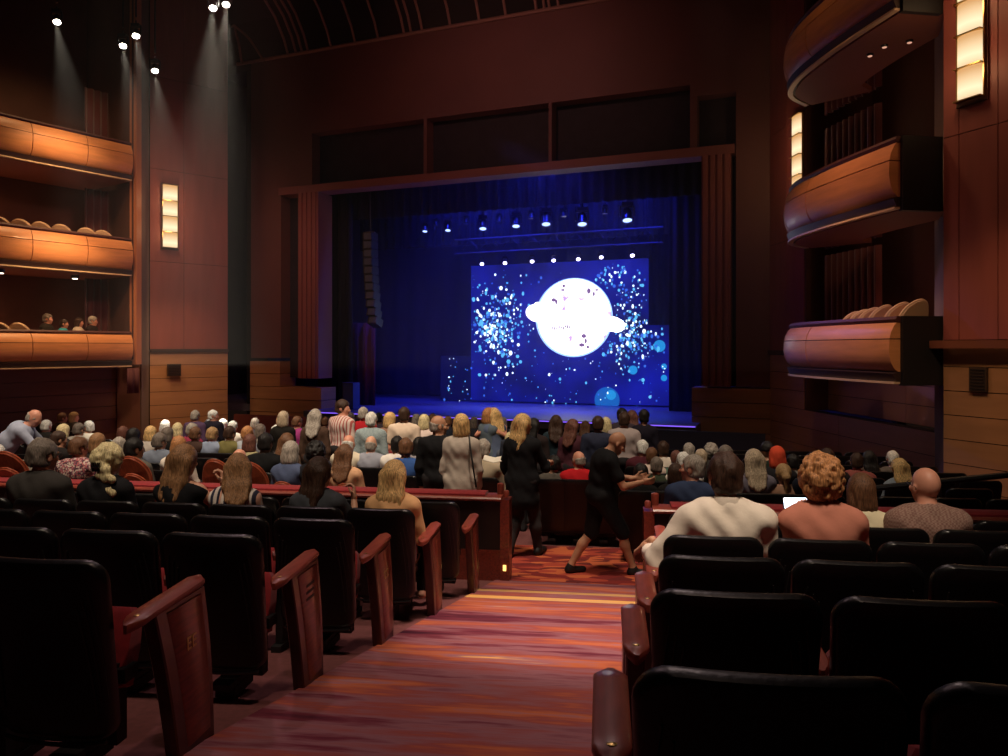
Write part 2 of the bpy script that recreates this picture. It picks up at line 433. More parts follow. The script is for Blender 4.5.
RDESC = ['row closest to the camera', 'second row from the camera', 'third row from the camera', 'row of the white-shirted man', 'row of the bald man in glasses', 'empty row along the red rail']
for j, v in enumerate(RROWS):
    for k in range(RN[j]):
        u = uR(v + .3) + .045 + .031 + .256 + k * SEATW - .02
        lab = f'black theatre seat right of aisle, {ORD[k]} place, {RDESC[j]}'
        r = new_seat(u, v, lab, 'theatre seats right of the aisle')
        if k == 0: add_aisle_end(r, -.256 - .031, -1, None, False)
        else: add_inner_arm(r, -SEATW / 2)

# ------------------------------------------------------------------ red-topped rails between the blocks
def parapet(A, Bp, hgt, label, end_at_B=True, n=14):
    """A, Bp: plan points of the rail line; the end post stands at the aisle end"""
    root = empty('rail_wall', (A[0], A[1], 0), 0, label, 'railing')
    root.location = (0, 0, 0)
    A = Vector(A); Bp = Vector(Bp); d = (Bp - A).normalized(); nn = Vector((-d.y, d.x))
    p = MB()
    zt = ZC + hgt
    def zf(q): return fz(to_uv(q.x, q.y)[1])
    q = [A - nn * .05, Bp - nn * .05, Bp + nn * .05, A + nn * .05]
    p.prism([(x.x, x.y) for x in q], [zf(x) - .02 for x in q], zt - .07); p.build('panel', mat('rail_panel', (.012, .006, .006), .5), root, False)
    s = MB(); q = [A - nn * .065, Bp - nn * .065, Bp - nn * .05, A - nn * .05]
    s.prism([(x.x, x.y) for x in q], [zf(x) - .02 for x in q], [zf(x) + .30 for x in q]); s.build('base_board', WOOD, root, False)
    c = MB(); rings = []
    for X in (A, Bp):
        rings.append([Vector((X.x + nn.x * o, X.y + nn.y * o, zt + h)) for o, h in ((-.12, -.07), (-.13, -.05), (-.12, -.035), (-.10, -.03), (.10, -.03), (.12, -.05), (.10, -.07))])
    c.loft(rings); c.build('cap_board', WOODARM, root)
    r = MB(); e = d * .16; rings = []
    a2, b2 = (A, Bp - e) if end_at_B else (A + e, Bp)
    for X in (a2, b2):
        rings.append([Vector((X.x + nn.x * o, X.y + nn.y * o, zt + h)) for o, h in ((-.095, -.032), (-.095, -.012), (-.07, 0), (.07, 0), (.095, -.012), (.095, -.032))])
    r.loft(rings); r.build('velvet_top', RED, root)
    # end post with two stub posts and a low step light
    E = Bp if end_at_B else A; sg = 1 if end_at_B else -1
    c0 = E + d * sg * .03; ang = math.atan2(d.y, d.x); zfl = zf(E)
    o = MB(); o.box((c0.x, c0.y, (zt - .07 + zfl) / 2), (.09, .20, zt - .07 - zfl + .02), ang); o.build('end_post', WOOD, root, False)
    o = MB()
    o.lathe([(.0, 0), (.032, 0), (.036, .09), (.034, .105), (.02, .112), (0, .113)], (c0.x - d.x * sg * .06 + nn.x * .05, c0.y - d.y * sg * .06 + nn.y * .05, zt - .035), 12)
    o.build('stub_post', WOODARM, root)
    o = MB(); o.lathe([(.0, 0), (.026, 0), (.028, .05), (.02, .06), (0, .061)], (c0.x + d.x * sg * .01 - nn.x * .05, c0.y + d.y * sg * .01 - nn.y * .05, zt - .035), 12)
    o.build('stub_post', WOODARM, root)
    o = MB(); o.box((c0.x - nn.x * .105, c0.y - nn.y * .105, zfl + .15), (.03, .014, .055), ang); o.build('step_light', emis('step_lamp', (1, .55, .15), 2.2), root, False)
    return root
pe = P(503, 492, 7.42); pw = P(130, 482, 7.97); dd = (Vector((pw.x, pw.y)) - Vector((pe.x, pe.y)))
LRA = Vector((pe.x, pe.y)) + dd * 2.2
parapet((LRA.x, LRA.y), (pe.x, pe.y), -1.41, 'low wall with red velvet top, left of the aisle, ending in a wooden post')
re_ = P(652, 502, 6.72); rw = P(1008, 510.5, 6.35); dd = (Vector((rw.x, rw.y)) - Vector((re_.x, re_.y))) * 1.5
parapet((re_.x, re_.y), (re_.x + dd.x, re_.y + dd.y), -1.372, 'low wall with red velvet top, right of the aisle, before the white-shirted man', end_at_B=False)
# ------------------------------------------------------------------ people: continuous surfaces grown from blended limbs
V = lambda *a: np.array(a, float)
def snet(Fg, o, h):
    S = Fg < 0
    nx, ny, nz = Fg.shape
    acc = np.zeros((nx - 1, ny - 1, nz - 1, 3), np.float32); cnt = np.zeros((nx - 1, ny - 1, nz - 1), np.float32)
    for ax in range(3):
        o1, o2 = [a for a in range(3) if a != ax]
        for i in (0, 1):
            for j in (0, 1):
                a = [slice(0, -1)] * 3; b = [slice(0, -1)] * 3
                for A_, off in ((o1, i), (o2, j)):
                    if off: a[A_] = slice(1, None); b[A_] = slice(1, None)
                b[ax] = slice(1, None)
                fa = Fg[tuple(a)]; fb = Fg[tuple(b)]
                m = (fa < 0) != (fb < 0)
                if not m.any(): continue
                t = np.where(m, fa / np.where(m, fa - fb, 1), 0)
                acc[..., ax] += t; acc[..., o1] += m * i; acc[..., o2] += m * j
                cnt += m
    act = cnt > 0
    idx = -np.ones(act.shape, int); n = int(act.sum()); idx[act] = np.arange(n)
    cells = np.argwhere(act)
    vs = (cells + acc[act] / cnt[act][:, None]) * h + o
    quads = []
    for ax in range(3):
        o1, o2 = [(1, 2), (2, 0), (0, 1)][ax]
        a = [slice(None)] * 3; b = [slice(None)] * 3; a[ax] = slice(0, -1); b[ax] = slice(1, None)
        sa = S[tuple(a)]; sb = S[tuple(b)]
        e = np.argwhere(sa != sb)
        e = e[(e[:, o1] > 0) & (e[:, o2] > 0) & (e[:, o1] < Fg.shape[o1] - 1) & (e[:, o2] < Fg.shape[o2] - 1)]
        if not len(e): continue
        def g(d1, d2):
            q = e.copy(); q[:, o1] -= d1; q[:, o2] -= d2; return idx[q[:, 0], q[:, 1], q[:, 2]]
        q = np.stack([g(1, 1), g(0, 1), g(0, 0), g(1, 0)], 1)
        fl = ~sa[e[:, 0], e[:, 1], e[:, 2]]
        q[fl] = q[fl][:, ::-1]
        quads.append(q)
    return vs, np.concatenate(quads)
def relax(vs, q, it=2, lam=.5):
    e = np.concatenate([q[:, [0, 1]], q[:, [1, 2]], q[:, [2, 3]], q[:, [3, 0]]]); e = np.concatenate([e, e[:, ::-1]])
    cn = np.bincount(e[:, 0], minlength=len(vs))[:, None]; cn = np.maximum(cn, 1)
    for _ in range(it):
        s = np.stack([np.bincount(e[:, 0], weights=vs[e[:, 1], k], minlength=len(vs)) for k in range(3)], 1)
        vs = vs + lam * (s / cn - vs)
    return vs
def cap(a, b, ra, rb, k=.03): return ('c', np.array(a, float), np.array(b, float), ra, rb, k)
def ell(c, r, R=None, k=.03): return ('e', np.array(c, float), np.array(r, float), R, k)
def sub(p): return ('-',) + p
def pbox(p):
    if p[0] == '-': p = p[1:]
    if p[0] == 'c':
        r = max(p[3], p[4]); return np.minimum(p[1], p[2]) - r, np.maximum(p[1], p[2]) + r
    r = p[2] if p[3] is None else np.full(3, p[2].max()); return p[1] - r, p[1] + r
def peval(p, X, Y, Z):
    if p[0] == 'c':
        a, b, ra, rb = p[1:5]; d = b - a; L = max(float(d @ d), 1e-9)
        t = np.clip(((X - a[0]) * d[0] + (Y - a[1]) * d[1] + (Z - a[2]) * d[2]) / L, 0, 1)
        return np.sqrt((X - a[0] - t * d[0]) ** 2 + (Y - a[1] - t * d[1]) ** 2 + (Z - a[2] - t * d[2]) ** 2) - (ra + (rb - ra) * t)
    c, r, R = p[1:4]; x, y, z = X - c[0], Y - c[1], Z - c[2]
    if R is not None:
        x, y, z = x * R[0, 0] + y * R[1, 0] + z * R[2, 0], x * R[0, 1] + y * R[1, 1] + z * R[2, 1], x * R[0, 2] + y * R[1, 2] + z * R[2, 2]
    k0 = np.sqrt((x / r[0]) ** 2 + (y / r[1]) ** 2 + (z / r[2]) ** 2); k1 = np.sqrt((x / r[0] ** 2) ** 2 + (y / r[1] ** 2) ** 2 + (z / r[2] ** 2) ** 2)
    return k0 * (k0 - 1) / np.maximum(k1, 1e-6)
def sdf_mesh(name, prims, h, post=None, it=2, m=None, raw=False):
    bs_ = [pbox(p) for p in prims if p[0] != '-']
    lo = np.min([b[0] for b in bs_], 0) - 3 * h - .02; hi = np.max([b[1] for b in bs_], 0) + 3 * h + .02
    n = np.ceil((hi - lo) / h).astype(int) + 1
    ax = [lo[i] + h * np.arange(n[i]) for i in range(3)]
    Fg = np.full(tuple(n), .5, np.float32)
    for p in prims:
        neg = p[0] == '-'
        if neg: p = p[1:]
        k = p[-1]; b0, b1 = pbox(p); mg = k + 3 * h
        i0 = np.maximum(np.floor((b0 - mg - lo) / h).astype(int), 0); i1 = np.minimum(np.ceil((b1 + mg - lo) / h).astype(int) + 1, n)
        if (i1 <= i0).any(): continue
        sl = tuple(slice(a, b) for a, b in zip(i0, i1))
        X = ax[0][i0[0]:i1[0]][:, None, None]; Y = ax[1][i0[1]:i1[1]][None, :, None]; Z = ax[2][i0[2]:i1[2]][None, None, :]
        d = peval(p, X, Y, Z); f = Fg[sl]
        if neg:
            d = -d; hh = np.clip(.5 - .5 * (f - d) / k, 0, 1); Fg[sl] = f * (1 - hh) + d * hh + k * hh * (1 - hh)
        else:
            hh = np.clip(.5 + .5 * (f - d) / k, 0, 1); Fg[sl] = f * (1 - hh) + d * hh - k * hh * (1 - hh)
    if post is not None:
        Fg = post(ax[0][:, None, None], ax[1][None, :, None], ax[2][None, None, :], Fg).astype(np.float32)
    for a in range(3):
        s = [slice(None)] * 3
        for e in (0, -1): s[a] = e; Fg[tuple(s)] = np.maximum(Fg[tuple(s)], h * .5)
    vs, q = snet(Fg, lo, h)
    if it: vs = relax(vs, q, it)
    if raw: return vs, q
    return np_mesh(name, vs, q, m)
def np_mesh(name, vs, q, m=None):
    me = bpy.data.meshes.new(name)
    me.vertices.add(len(vs)); me.vertices.foreach_set('co', np.asarray(vs, np.float32).ravel())
    me.loops.add(len(q) * 4); me.loops.foreach_set('vertex_index', np.asarray(q, np.int32).ravel())
    me.polygons.add(len(q)); me.polygons.foreach_set('loop_start', np.arange(0, len(q) * 4, 4, dtype=np.int32))
    me.update(calc_edges=True); me.shade_smooth(); me.materials.append(m)
    return me
def rot(yaw=0, pitch=0, roll=0):
    """head turn: yaw + to the left, pitch + looks up, roll + leans to the right; degrees"""
    return np.array((Matrix.Rotation(math.radians(yaw), 3, 'Z') @ Matrix.Rotation(math.radians(pitch), 3, 'X') @ Matrix.Rotation(math.radians(roll), 3, 'Y')))
def nz3(X, Y, Z, f, ph=0.0):
    return (np.sin(f * X + 1.3 + ph) * np.sin(f * 1.1 * Y + .7) * np.sin(f * .9 * Z + 2.1 + ph) + .5 * np.sin(2.1 * f * X + .3 * Y * f) * np.sin(1.9 * f * Y + 1.1 + ph) * np.sin(2.2 * f * Z))

def pose(kind='sit', male=True, yaw=0, pitch=0, roll=0, lean=0.0, arms=None, legs=None, twist=0, girth=1.0, bend=None):
    """joint positions in metres; x right, y forward, z up, origin on the floor"""
    J = {'male': male, 'g': girth, 'kind': kind}
    if kind == 'sit':
        J['pel'] = V(0, 0, .50); J['wst'] = V(0, -.085 + lean * .1, .68); J['nb'] = V(0, -.115 + lean * .4, 1.00); J['hc'] = V(0, -.065 + lean * .5, 1.135)
        hz = .50
    else:
        z = .93 if male else .88
        J['pel'] = V(0, 0, z); J['wst'] = V(0, .01 + lean * .12, z + .18); J['nb'] = V(0, -.005 + lean * .42, z + .49 - lean * .09); J['hc'] = V(0, .025 + lean * .55, z + .625 - lean * .14)
        hz = z
    if bend: J.update(bend)
    s = .185 if male else .16
    tw = math.radians(twist)
    for sd, k in ((-1, 'L'), (1, 'R')):
        c = J['nb'] + V(0, 0, -.085)
        J['sh' + k] = c + V(sd * s * math.cos(tw), sd * s * math.sin(tw), 0)
        if kind == 'sit':
            J['el' + k] = J['sh' + k] + V(sd * .055, .06, -.275); J['wr' + k] = J['el' + k] + V(-sd * .06, .23, -.03)
            J['hip' + k] = V(sd * .09, .02, .50); J['kn' + k] = V(sd * .11, .45, .52); J['an' + k] = V(sd * .11, .43, .09)
        else:
            J['el' + k] = J['sh' + k] + V(sd * .05, -.02, -.29); J['wr' + k] = J['el' + k] + V(-sd * .01, .06, -.25)
            J['hip' + k] = V(sd * .09, 0, hz - .02); J['kn' + k] = V(sd * .095, .02, hz * .53); J['an' + k] = V(sd * .095, -.02, .08)
    if arms:
        for k, q in arms.items(): J[k] = J['sh' + k[-1]] + V(*q)
    if legs:
        for k, q in legs.items(): J[k] = V(*q)
    J['H'] = rot(yaw, pitch, roll)
    return J
def torso(J, g=0.0):
    w = J['g']; ml = J['male']
    a, b, c = J['pel'], J['wst'], J['nb']
    e = lambda p, x, y, z, k=.05: ell(p, (x * w + g, y * w + g, z + g), None, k)
    sw = 1.0 if ml else .88
    o = [e(a, .165 * (1 if ml else 1.04), .125, .13), e(b, .15 * sw, .115, .16), e(b * .45 + c * .55 + V(0, .01, 0), .17 * sw, .12, .16), e(c + V(0, -.005, -.14), .16 * sw, .095, .10)]
    o += [cap(J['shL'] + V(.02, 0, 0), J['shR'] - V(.02, 0, 0), .062 * (1 if ml else .86) + g, .062 * (1 if ml else .86) + g, .05)]
    o += [cap(c + V(0, -.012, -.035), J['shL'] + V(.03, 0, .012), .050 + g * .6, .046 + g, .04), cap(c + V(0, -.012, -.035), J['shR'] + V(-.03, 0, .012), .050 + g * .6, .046 + g, .04)]
    if not ml: o += [ell(b * .45 + c * .55 + V(sd * .07, .09, .01), (.06 + g, .055 + g, .06 + g), None, .03) for sd in (-1, 1)]
    return o
def arms_p(J, g=0.0, fore=True, part=1.0, k=.03):
    t = 1.0 if J['male'] else .84; o = []
    for s in 'LR':
        a, b, c = J['sh' + s], J['el' + s], J['wr' + s]
        if part < 1: o.append(cap(a, a + (b - a) * part, .056 * t + g, .047 * t + g + .004, k)); continue
        o.append(cap(a, b, .055 * t + g, .041 * t + g, k))
        if fore: o.append(cap(b, b + (c - b) * (J.get('cuff', .80) if g > 0 else 1), .042 * t + g, .028 * t + g, .02))
    return o
def legs_p(J, g=0.0, cut=1.0, k=.03):
    t = 1.0 if J['male'] else .92; o = []
    for s in 'LR':
        a, b, c = J['hip' + s], J['kn' + s], J['an' + s]
        o += [cap(a, b, .088 * t + g, .058 * t + g, k), ]
        c2 = b + (c - b) * cut
        m = b + (c - b) * .35 + (V(0, -.02, 0))
        if cut > .5: o += [cap(b, m, .055 * t + g, .055 * t + g, k), cap(m, c2, .055 * t + g, .036 * t + g, k)]
    return o
def HS_(J): return 1.05 if J['male'] else 1.01
def head_p(J):
    H, c = J['H'], J['hc']; tr = lambda *p: c + H @ V(*p); s = HS_(J)
    E = lambda p, r, k=.015: ell(tr(*[q * s for q in p]), [q * s for q in r], H, k)
    K = lambda a, b, ra, rb, k=.008: cap(tr(*[q * s for q in a]), tr(*[q * s for q in b]), ra * s, rb * s, k)
    o = [cap(J['nb'] + V(0, 0, -.05), c + H @ V(0, -.02, -.06), .058 * s, .052 * s, .03)]
    o += [E((0, -.012, .022), (.074, .095, .098)), E((0, .03, -.045), (.056, .062, .075), .03), E((0, .066, -.098), (.024, .02, .018), .02)]
    o += [K((-.035, .084, .022), (.035, .084, .022), .010, .010, .012), sub(E((-.031, .098, .004), (.017, .012, .011), .008)), sub(E((.031, .098, .004), (.017, .012, .011), .008))]
    o += [K((0, .088, .012), (0, .112, -.030), .008, .013, .01), K((-.014, .092, -.034), (.014, .092, -.034), .008, .008, .008)]
    o += [K((-.02, .084, -.064), (.02, .084, -.064), .008, .008, .006), K((-.016, .083, -.074), (.016, .083, -.074), .008, .008, .006)]
    o += [E((sd * .076, -.008, -.012), (.010, .020, .032), .008) for sd in (-1, 1)]
    o += [E((sd * .045, .06, -.02), (.022, .022, .02), .02) for sd in (-1, 1)]
    return o
def feet_p(J, g=0.0):
    o = []
    for s in 'LR':
        a = J['an' + s]; sd = -1 if s == 'L' else 1; fw = J.get('ft' + s, V(sd * .03, .17, 0))
        t = V(a[0], a[1], a[2])
        dz = -.045
        o += [cap(t + V(0, -.03, dz), t + fw * .9 + V(0, 0, dz - .008), .036 + g, .028 + g, .03), cap(t, t + V(0, 0, dz), .038 + g, .036 + g, .03)]
    return o
def mitt(J):
    o = []
    for s in 'LR':
        a, b = J['el' + s], J['wr' + s]; d = (b - a) / np.linalg.norm(b - a)
        o += [cap(b, b + d * .08, .028, .032, .02), cap(b + d * .08, b + d * .15 + V(0, 0, -.03), .026, .014, .02)]
    return o
def hand_p(w, d, n, side, curl=.5, sc=1.0):
    """w wrist, d hand direction, n palm normal, side +1 right hand"""
    d = d / np.linalg.norm(d); n = n - d * (n @ d); n /= np.linalg.norm(n); t = np.cross(d, n) * side
    o = [cap(w - d * .06, w + d * .01, .026 * sc, .025 * sc, .02)]
    for q in (-.028, -.009, .010, .028): o.append(cap(w + d * .015 + t * q * .7, w + d * .088 + t * q, .017 * sc, .0125 * sc, .014))
    for q, L in ((.030, .073), (.010, .082), (-.010, .076), (-.029, .058)):
        p = w + d * .092 * sc + t * q; a = curl
        for f, r in ((.46, .0098), (.31, .0088), (.23, .0078)):
            v = d * math.cos(a) + n * math.sin(a); e = p + v * L * f * sc
            o.append(cap(p, e, r * sc, (r - .0007) * sc, .005)); p = e; a += curl * .9
    b = w + d * .025 + t * .026 + n * .008
    e = b + (d * .55 + t * .62 + n * .35) * .05; o.append(cap(b, e, .0145 * sc, .0115 * sc, .012)); o.append(cap(e, e + (d * .8 + t * .15 + n * .45) * .036, .0108 * sc, .0085 * sc, .005))
    return o
def hair_p(J, style):
    H, c = J['H'], J['hc']; s = HS_(J); tr = lambda *p: c + H @ (V(*p) * s)
    E = lambda p, r, k=.02: ell(tr(*p), V(*r) * s, H, k); K = lambda a, b, ra, rb, k=.03: cap(tr(*a), tr(*b), ra * s, rb * s, k)
    g = {'bald': .004, 'short': .015, 'cap': .012}.get(style, .020)
    o = [E((0, -.016, .025), (.076 + g, .097 + g, .099 + g))]
    if style in ('short', 'bald'): o += [E((0, -.05, -.035), (.066 + g, .055 + g, .055), .03)]
    if style == 'bob': o += [E((sd * .062, -.035, -.07), (.042, .062, .085), .03) for sd in (-1, 1)] + [E((0, -.075, -.07), (.07, .05, .085), .04)]
    if style in ('long', 'verylong'):
        L = -.30 if style == 'long' else -.40
        for x in (-.07, -.035, 0, .035, .07):
            w_ = 1.35 if style == 'verylong' else 1.0; o += [K((x, -.06, .02), (x * 1.05, -.095, -.14), .043, .040), K((x * 1.05, -.095, -.14), (x * w_, -.150, L + abs(x) * .7), .038, .024)]
    if style == 'curly':
        for i in range(420):
            a = RNG.uniform(0, 2 * math.pi); z = RNG.uniform(-.95, 1); r = math.sqrt(max(0, 1 - z * z)); q_ = RNG.uniform(.88, 1.04); p = V(.102 * q_ * r * math.cos(a), -.03 + .118 * q_ * r * math.sin(a), .012 + .126 * q_ * z)
            if p[1] > .045 and p[2] < .07: continue
            o.append(E(tuple(p), (.0175, .0175, .0175), .006))
    if style == 'bun': o += [E((0, -.115, .03), (.042, .035, .042))]
    if style == 'pony': o += [K((0, -.11, .04), (0, -.15, -.02), .035, .04), K((0, -.15, -.02), (0, -.125, -.22), .042, .02)]
    if style == 'updo':
        for i in range(46):
            a = RNG.uniform(0, 2 * math.pi); z = RNG.uniform(-.4, 1); r = math.sqrt(max(0, 1 - z * z)); p = V(.088 * r * math.cos(a), -.025 + .10 * r * math.sin(a), .02 + .098 * z)
            if p[1] > .045 and p[2] < .07: continue
            o.append(E(tuple(p), (.030, .030, .030), .012))
        for i in range(18):
            t = RNG.uniform(0, 1); o.append(E((.03 + RNG.normal(0, .035) + .03 * t, -.105 - RNG.uniform(0, .02), -.04 - .24 * t), (.03, .026, .034), .012))
    return o
def hair_post(J, style):
    H, c = J['H'], J['hc']; s = HS_(J)
    def f(X, Y, Z, F_):
        x, y, z = X - c[0], Y - c[1], Z - c[2]
        lx = (x * H[0, 0] + y * H[1, 0] + z * H[2, 0]) / s; ly = (x * H[0, 1] + y * H[1, 1] + z * H[2, 1]) / s; lz = (x * H[0, 2] + y * H[1, 2] + z * H[2, 2]) / s
        face = np.minimum(.055 - .028 * 0 + (lz * 0), 1) * 0
        # keep the face clear: everything in front of a slanted line from the fringe down past the ears
        cutf = ly - np.where(lz > .055, .2, np.where(lz > -.02, .035 + (lz + .02) * .35, .012 if style in ('short', 'bald', 'cap') else .03))
        F_ = np.maximum(F_, cutf * .8)
        if style in ('short', 'bald'): F_ = np.maximum(F_, -.072 - lz)
        if style == 'short': F_ = np.maximum(F_, np.minimum(.018 - np.abs(ly + .0) , -.01 - lz) * 0 + F_)
        if style in ('short', 'bald'):      # ears stay clear
            for sd in (-1, 1): F_ = np.maximum(F_, .8 * (.034 - np.sqrt(((lx - sd * .088) * 1.1) ** 2 + ((ly + .004) * 1.05) ** 2 + ((lz + .016) * .8) ** 2)))
        if style == 'bald': F_ = np.maximum(F_, lz - .028 - .25 * np.maximum(0, -ly - .05))
        if style == 'cap': F_ = np.maximum(F_, -.0 - lz)
        amp, fr = {'curly': (.006, 95), 'updo': (.005, 85)}.get(style, (.0055, 42))
        if style in ('long', 'verylong', 'bob', 'pony'): F_ = F_ + .004 * np.sin(150 * lx + 3 * np.sin(14 * lz)) * np.clip((.08 - lz) * 8, 0, 1)
        else: F_ = F_ + amp * nz3(lx, ly, lz, fr) + (.0025 * np.sin(120 * lx + 2 * np.sin(30 * ly) + 20 * lz) if style == 'short' else 0)
        return F_
    return f
def neck_cut(J, low=.0):
    a = J['nb'] + V(0, .004, -.015 - low); b = J['hc']
    def f(X, Y, Z, F_):
        d = peval(cap(a, b, .055, .060), X, Y, Z)
        return np.maximum(F_, -d)
    return f
def cloth_post(J, hem=None, wr=.006, neck=0.0, extra=None):
    nc = neck_cut(J, neck)
    def f(X, Y, Z, F_):
        F_ = F_ + wr * (np.sin(38 * Z + 9 * X + 6 * np.sin(7 * X)) * np.sin(11 * X + 8 * Y + 1) * .6 + nz3(X, Y, Z, 22) * .5 - .65)
        F_ = nc(X, Y, Z, F_)
        if hem is not None: F_ = np.maximum(F_, hem - Z)
        if extra is not None: F_ = extra(X, Y, Z, F_)
        return F_
    return f
def body_mesh(J, h, hands=None, m=None, legs=True):
    pr = torso(J) + arms_p(J) + (legs_p(J) + feet_p(J) if legs else []) + head_p(J)
    if hands is None: pr += mitt(J)
    vs, q = sdf_mesh('body', pr, h, it=1, raw=True)
    if hands is not None:
        for s in 'LR':
            d, n, curl = hands.get(s, (tuple(J['wr' + s] - J['el' + s]), (0, .2, -1), .35))
            v2, q2 = sdf_mesh('h', hand_p(J['wr' + s], V(*d), V(*n), 1 if s == 'R' else -1, curl), .0042, it=1, raw=True)
            q = np.concatenate([q, q2 + len(vs)]); vs = np.concatenate([vs, v2])
    if h < .015:   # a finer head, grown from the same neck
        hp = head_p(J); v2, q2 = sdf_mesh('h', hp, .0058, it=1, raw=True)
        q = np.concatenate([q, q2 + len(vs)]); vs = np.concatenate([vs, v2])
    return np_mesh('body', vs, q, m)
def person(name, label, loc, rz, J, h, skin, hair=None, haircol='brown', top=None, sleeve='long', bottom=None, hands=None, hem=None, group=None, neck=0.0, wr=.006, shoes=None, eyes=False, tunic=0.0, top_extra=None, legcut=1.0, tops_name='shirt', brows=None, sc=1.0, binf=.018):
    root = empty(name, loc, rz, label, 'person', group); root.scale = (sc,) * 3
    link('body', body_mesh(J, h, hands, SKIN[skin]), root)
    if top is not None:
        part = {'long': 1.0, 'short': .62, 'none': 0}[sleeve]
        pr = torso(J, .016) + (arms_p(J, .014, True, 1.0) if part == 1 else arms_p(J, .018, False, part) if part else [])
        if tunic: pr += [cap(J['wst'], J['pel'] + V(0, 0, -tunic), .13, .17 + tunic * .12, .06)]
        link(tops_name, sdf_mesh(tops_name, pr, h * 1.05, cloth_post(J, hem, wr, neck, top_extra), 1, top), root)
    if bottom is not None:
        pr = [ell(J['pel'], V(.185 * J['g'], .14 * J['g'], .14), None, .04)] + legs_p(J, binf, legcut)
        hi = J['pel'][2] + .10
        link('trousers', sdf_mesh('trousers', pr, h * 1.1, lambda X, Y, Z, F_: np.maximum(F_ + .006 * nz3(X, Y, Z, 20), Z - hi), 1, bottom), root)
    if shoes is not None:
        link('shoes', sdf_mesh('shoes', feet_p(J, .008), max(h * .8, .009), None, 1, shoes), root)
    if hair:
        link('hair', sdf_mesh('hair', hair_p(J, hair), min(h, .0095) if h < .015 else h * .9, hair_post(J, hair), 1, HAIR[haircol]), root)
    if eyes:
        H, c = J['H'], J['hc']; s = HS_(J)
        for sd in (-1, 1):
            m = MB(); m.lathe([(0, -.0105), (.006, -.009), (.0105, 0), (.006, .009), (0, .0105)], Vector(c + H @ (V(sd * .031, .082, .004) * s)), 10)
            link('eye', m.mesh('eye', mat('eye_white', (.7, .66, .6), .3)), root)
    return root
# ------------------------------------------------------------------ side walls and balcony boxes
def plan(px, d): return ((px - CX) / F * d, d)
def lerp2(a, b, t): return (a[0] + (b[0] - a[0]) * t, a[1] + (b[1] - a[1]) * t)
def panel_wall(name, A, Bp, ts, zs, m, th, gap=.014):
    """one wall made of flush panels with open joints in front of a dark backing"""
    mb = MB(); L = math.hypot(Bp[0] - A[0], Bp[1] - A[1])
    for t0, t1 in zip(ts[:-1], ts[1:]):
        for z0, z1 in zip(zs[:-1], zs[1:]):
            mb.seg(lerp2(A, Bp, t0 + gap / L / 2), lerp2(A, Bp, t1 - gap / L / 2), ZC + z0 + gap / 2, ZC + z1 - gap / 2, th)
    o = struct(name, mb, m)
    bk = MB(); d = Vector((Bp[0] - A[0], Bp[1] - A[1])).normalized(); n = Vector((-d.y, d.x)) * (.02 if th > 0 else -.02)
    bk.seg((A[0] + n.x, A[1] + n.y), (Bp[0] + n.x, Bp[1] + n.y), ZC + zs[0], ZC + zs[-1], th)
    b = bk.build('joint_backing', mat('joint_dark', (.02, .008, .005), .9), o, False); b['kind'] = 'structure'
    return o
def rng(a, b, step):
    n = max(1, round(abs(b - a) / step)); return [a + (b - a) * i / n for i in range(n + 1)]

PROF_LO = [(-.03, 0), (.03, 0), (.10, .07), (.16, .22), (.185, .42), (.175, .655), (-.03, .655)]
PROF_HI = [(-.03, .675), (.172, .675), (.15, .80), (.10, .93), (.05, 1.0), (-.03, 1.0)]
def offset_path(path, o, side):
    out = []
    for i, p in enumerate(path):
        t = (Vector(path[min(i + 1, len(path) - 1)]) - Vector(path[max(i - 1, 0)])).normalized(); n = Vector((-t.y, t.x)) * side
        out.append((p[0] + n.x * o, p[1] + n.y * o))
    return out
def sweep(mb, path, side, sec):
    """closed section [(offset toward the hall, z_rel)] swept along a plan path"""
    offs = {o: offset_path(path, o, side) for o, z in sec}
    rings = [[Vector((*offs[o][i], ZC + z)) for o, z in sec] for i in range(len(path))]
    return mb.loft(rings)
def cut_path(path, i0, i1, g=.012):
    q = [Vector(p) for p in path[i0:i1 + 1]]
    q[0] = q[0] + (q[1] - q[0]).normalized() * g; q[-1] = q[-1] + (q[-2] - q[-1]).normalized() * g
    return [tuple(p) for p in q]
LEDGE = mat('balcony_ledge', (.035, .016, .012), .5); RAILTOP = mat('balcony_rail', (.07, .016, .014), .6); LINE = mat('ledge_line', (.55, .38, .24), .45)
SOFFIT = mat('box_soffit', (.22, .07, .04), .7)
def box_balcony(path, cuts, side, zb, zt, depth, label, group):
    root = empty('box_balcony', (0, 0, 0), 0, label, 'balcony', group); h = zt - zb
    for i0, i1 in zip(cuts[:-1], cuts[1:]):
        q = cut_path(path, i0, i1); m = MB()
        sweep(m, q, side, [(o, zb + f * h) for o, f in PROF_LO]); sweep(m, q, side, [(o, zb + f * h) for o, f in PROF_HI])
        m.build('front_panel', PANEL, root, True, 35)
    m = MB(); sweep(m, path, side, [(-.16, zt + .005), (.05, zt + .005), (.08, zt + .05), (.05, zt + .10), (-.16, zt + .10)]); m.build('top_rail', RAILTOP, root)
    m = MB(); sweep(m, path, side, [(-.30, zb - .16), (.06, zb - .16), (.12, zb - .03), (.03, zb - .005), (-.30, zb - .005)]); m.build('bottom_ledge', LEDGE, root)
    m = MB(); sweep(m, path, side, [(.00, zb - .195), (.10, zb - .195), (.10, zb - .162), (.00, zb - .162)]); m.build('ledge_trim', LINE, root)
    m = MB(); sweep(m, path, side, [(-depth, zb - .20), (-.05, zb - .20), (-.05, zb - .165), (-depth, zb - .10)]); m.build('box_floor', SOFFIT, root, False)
    m = MB(); sweep(m, path, side, [(-.06, zb - .005), (-.035, zb - .005), (-.035, zt), (-.06, zt)]); m.build('inner_lining', LEDGE, root, False)
    return root
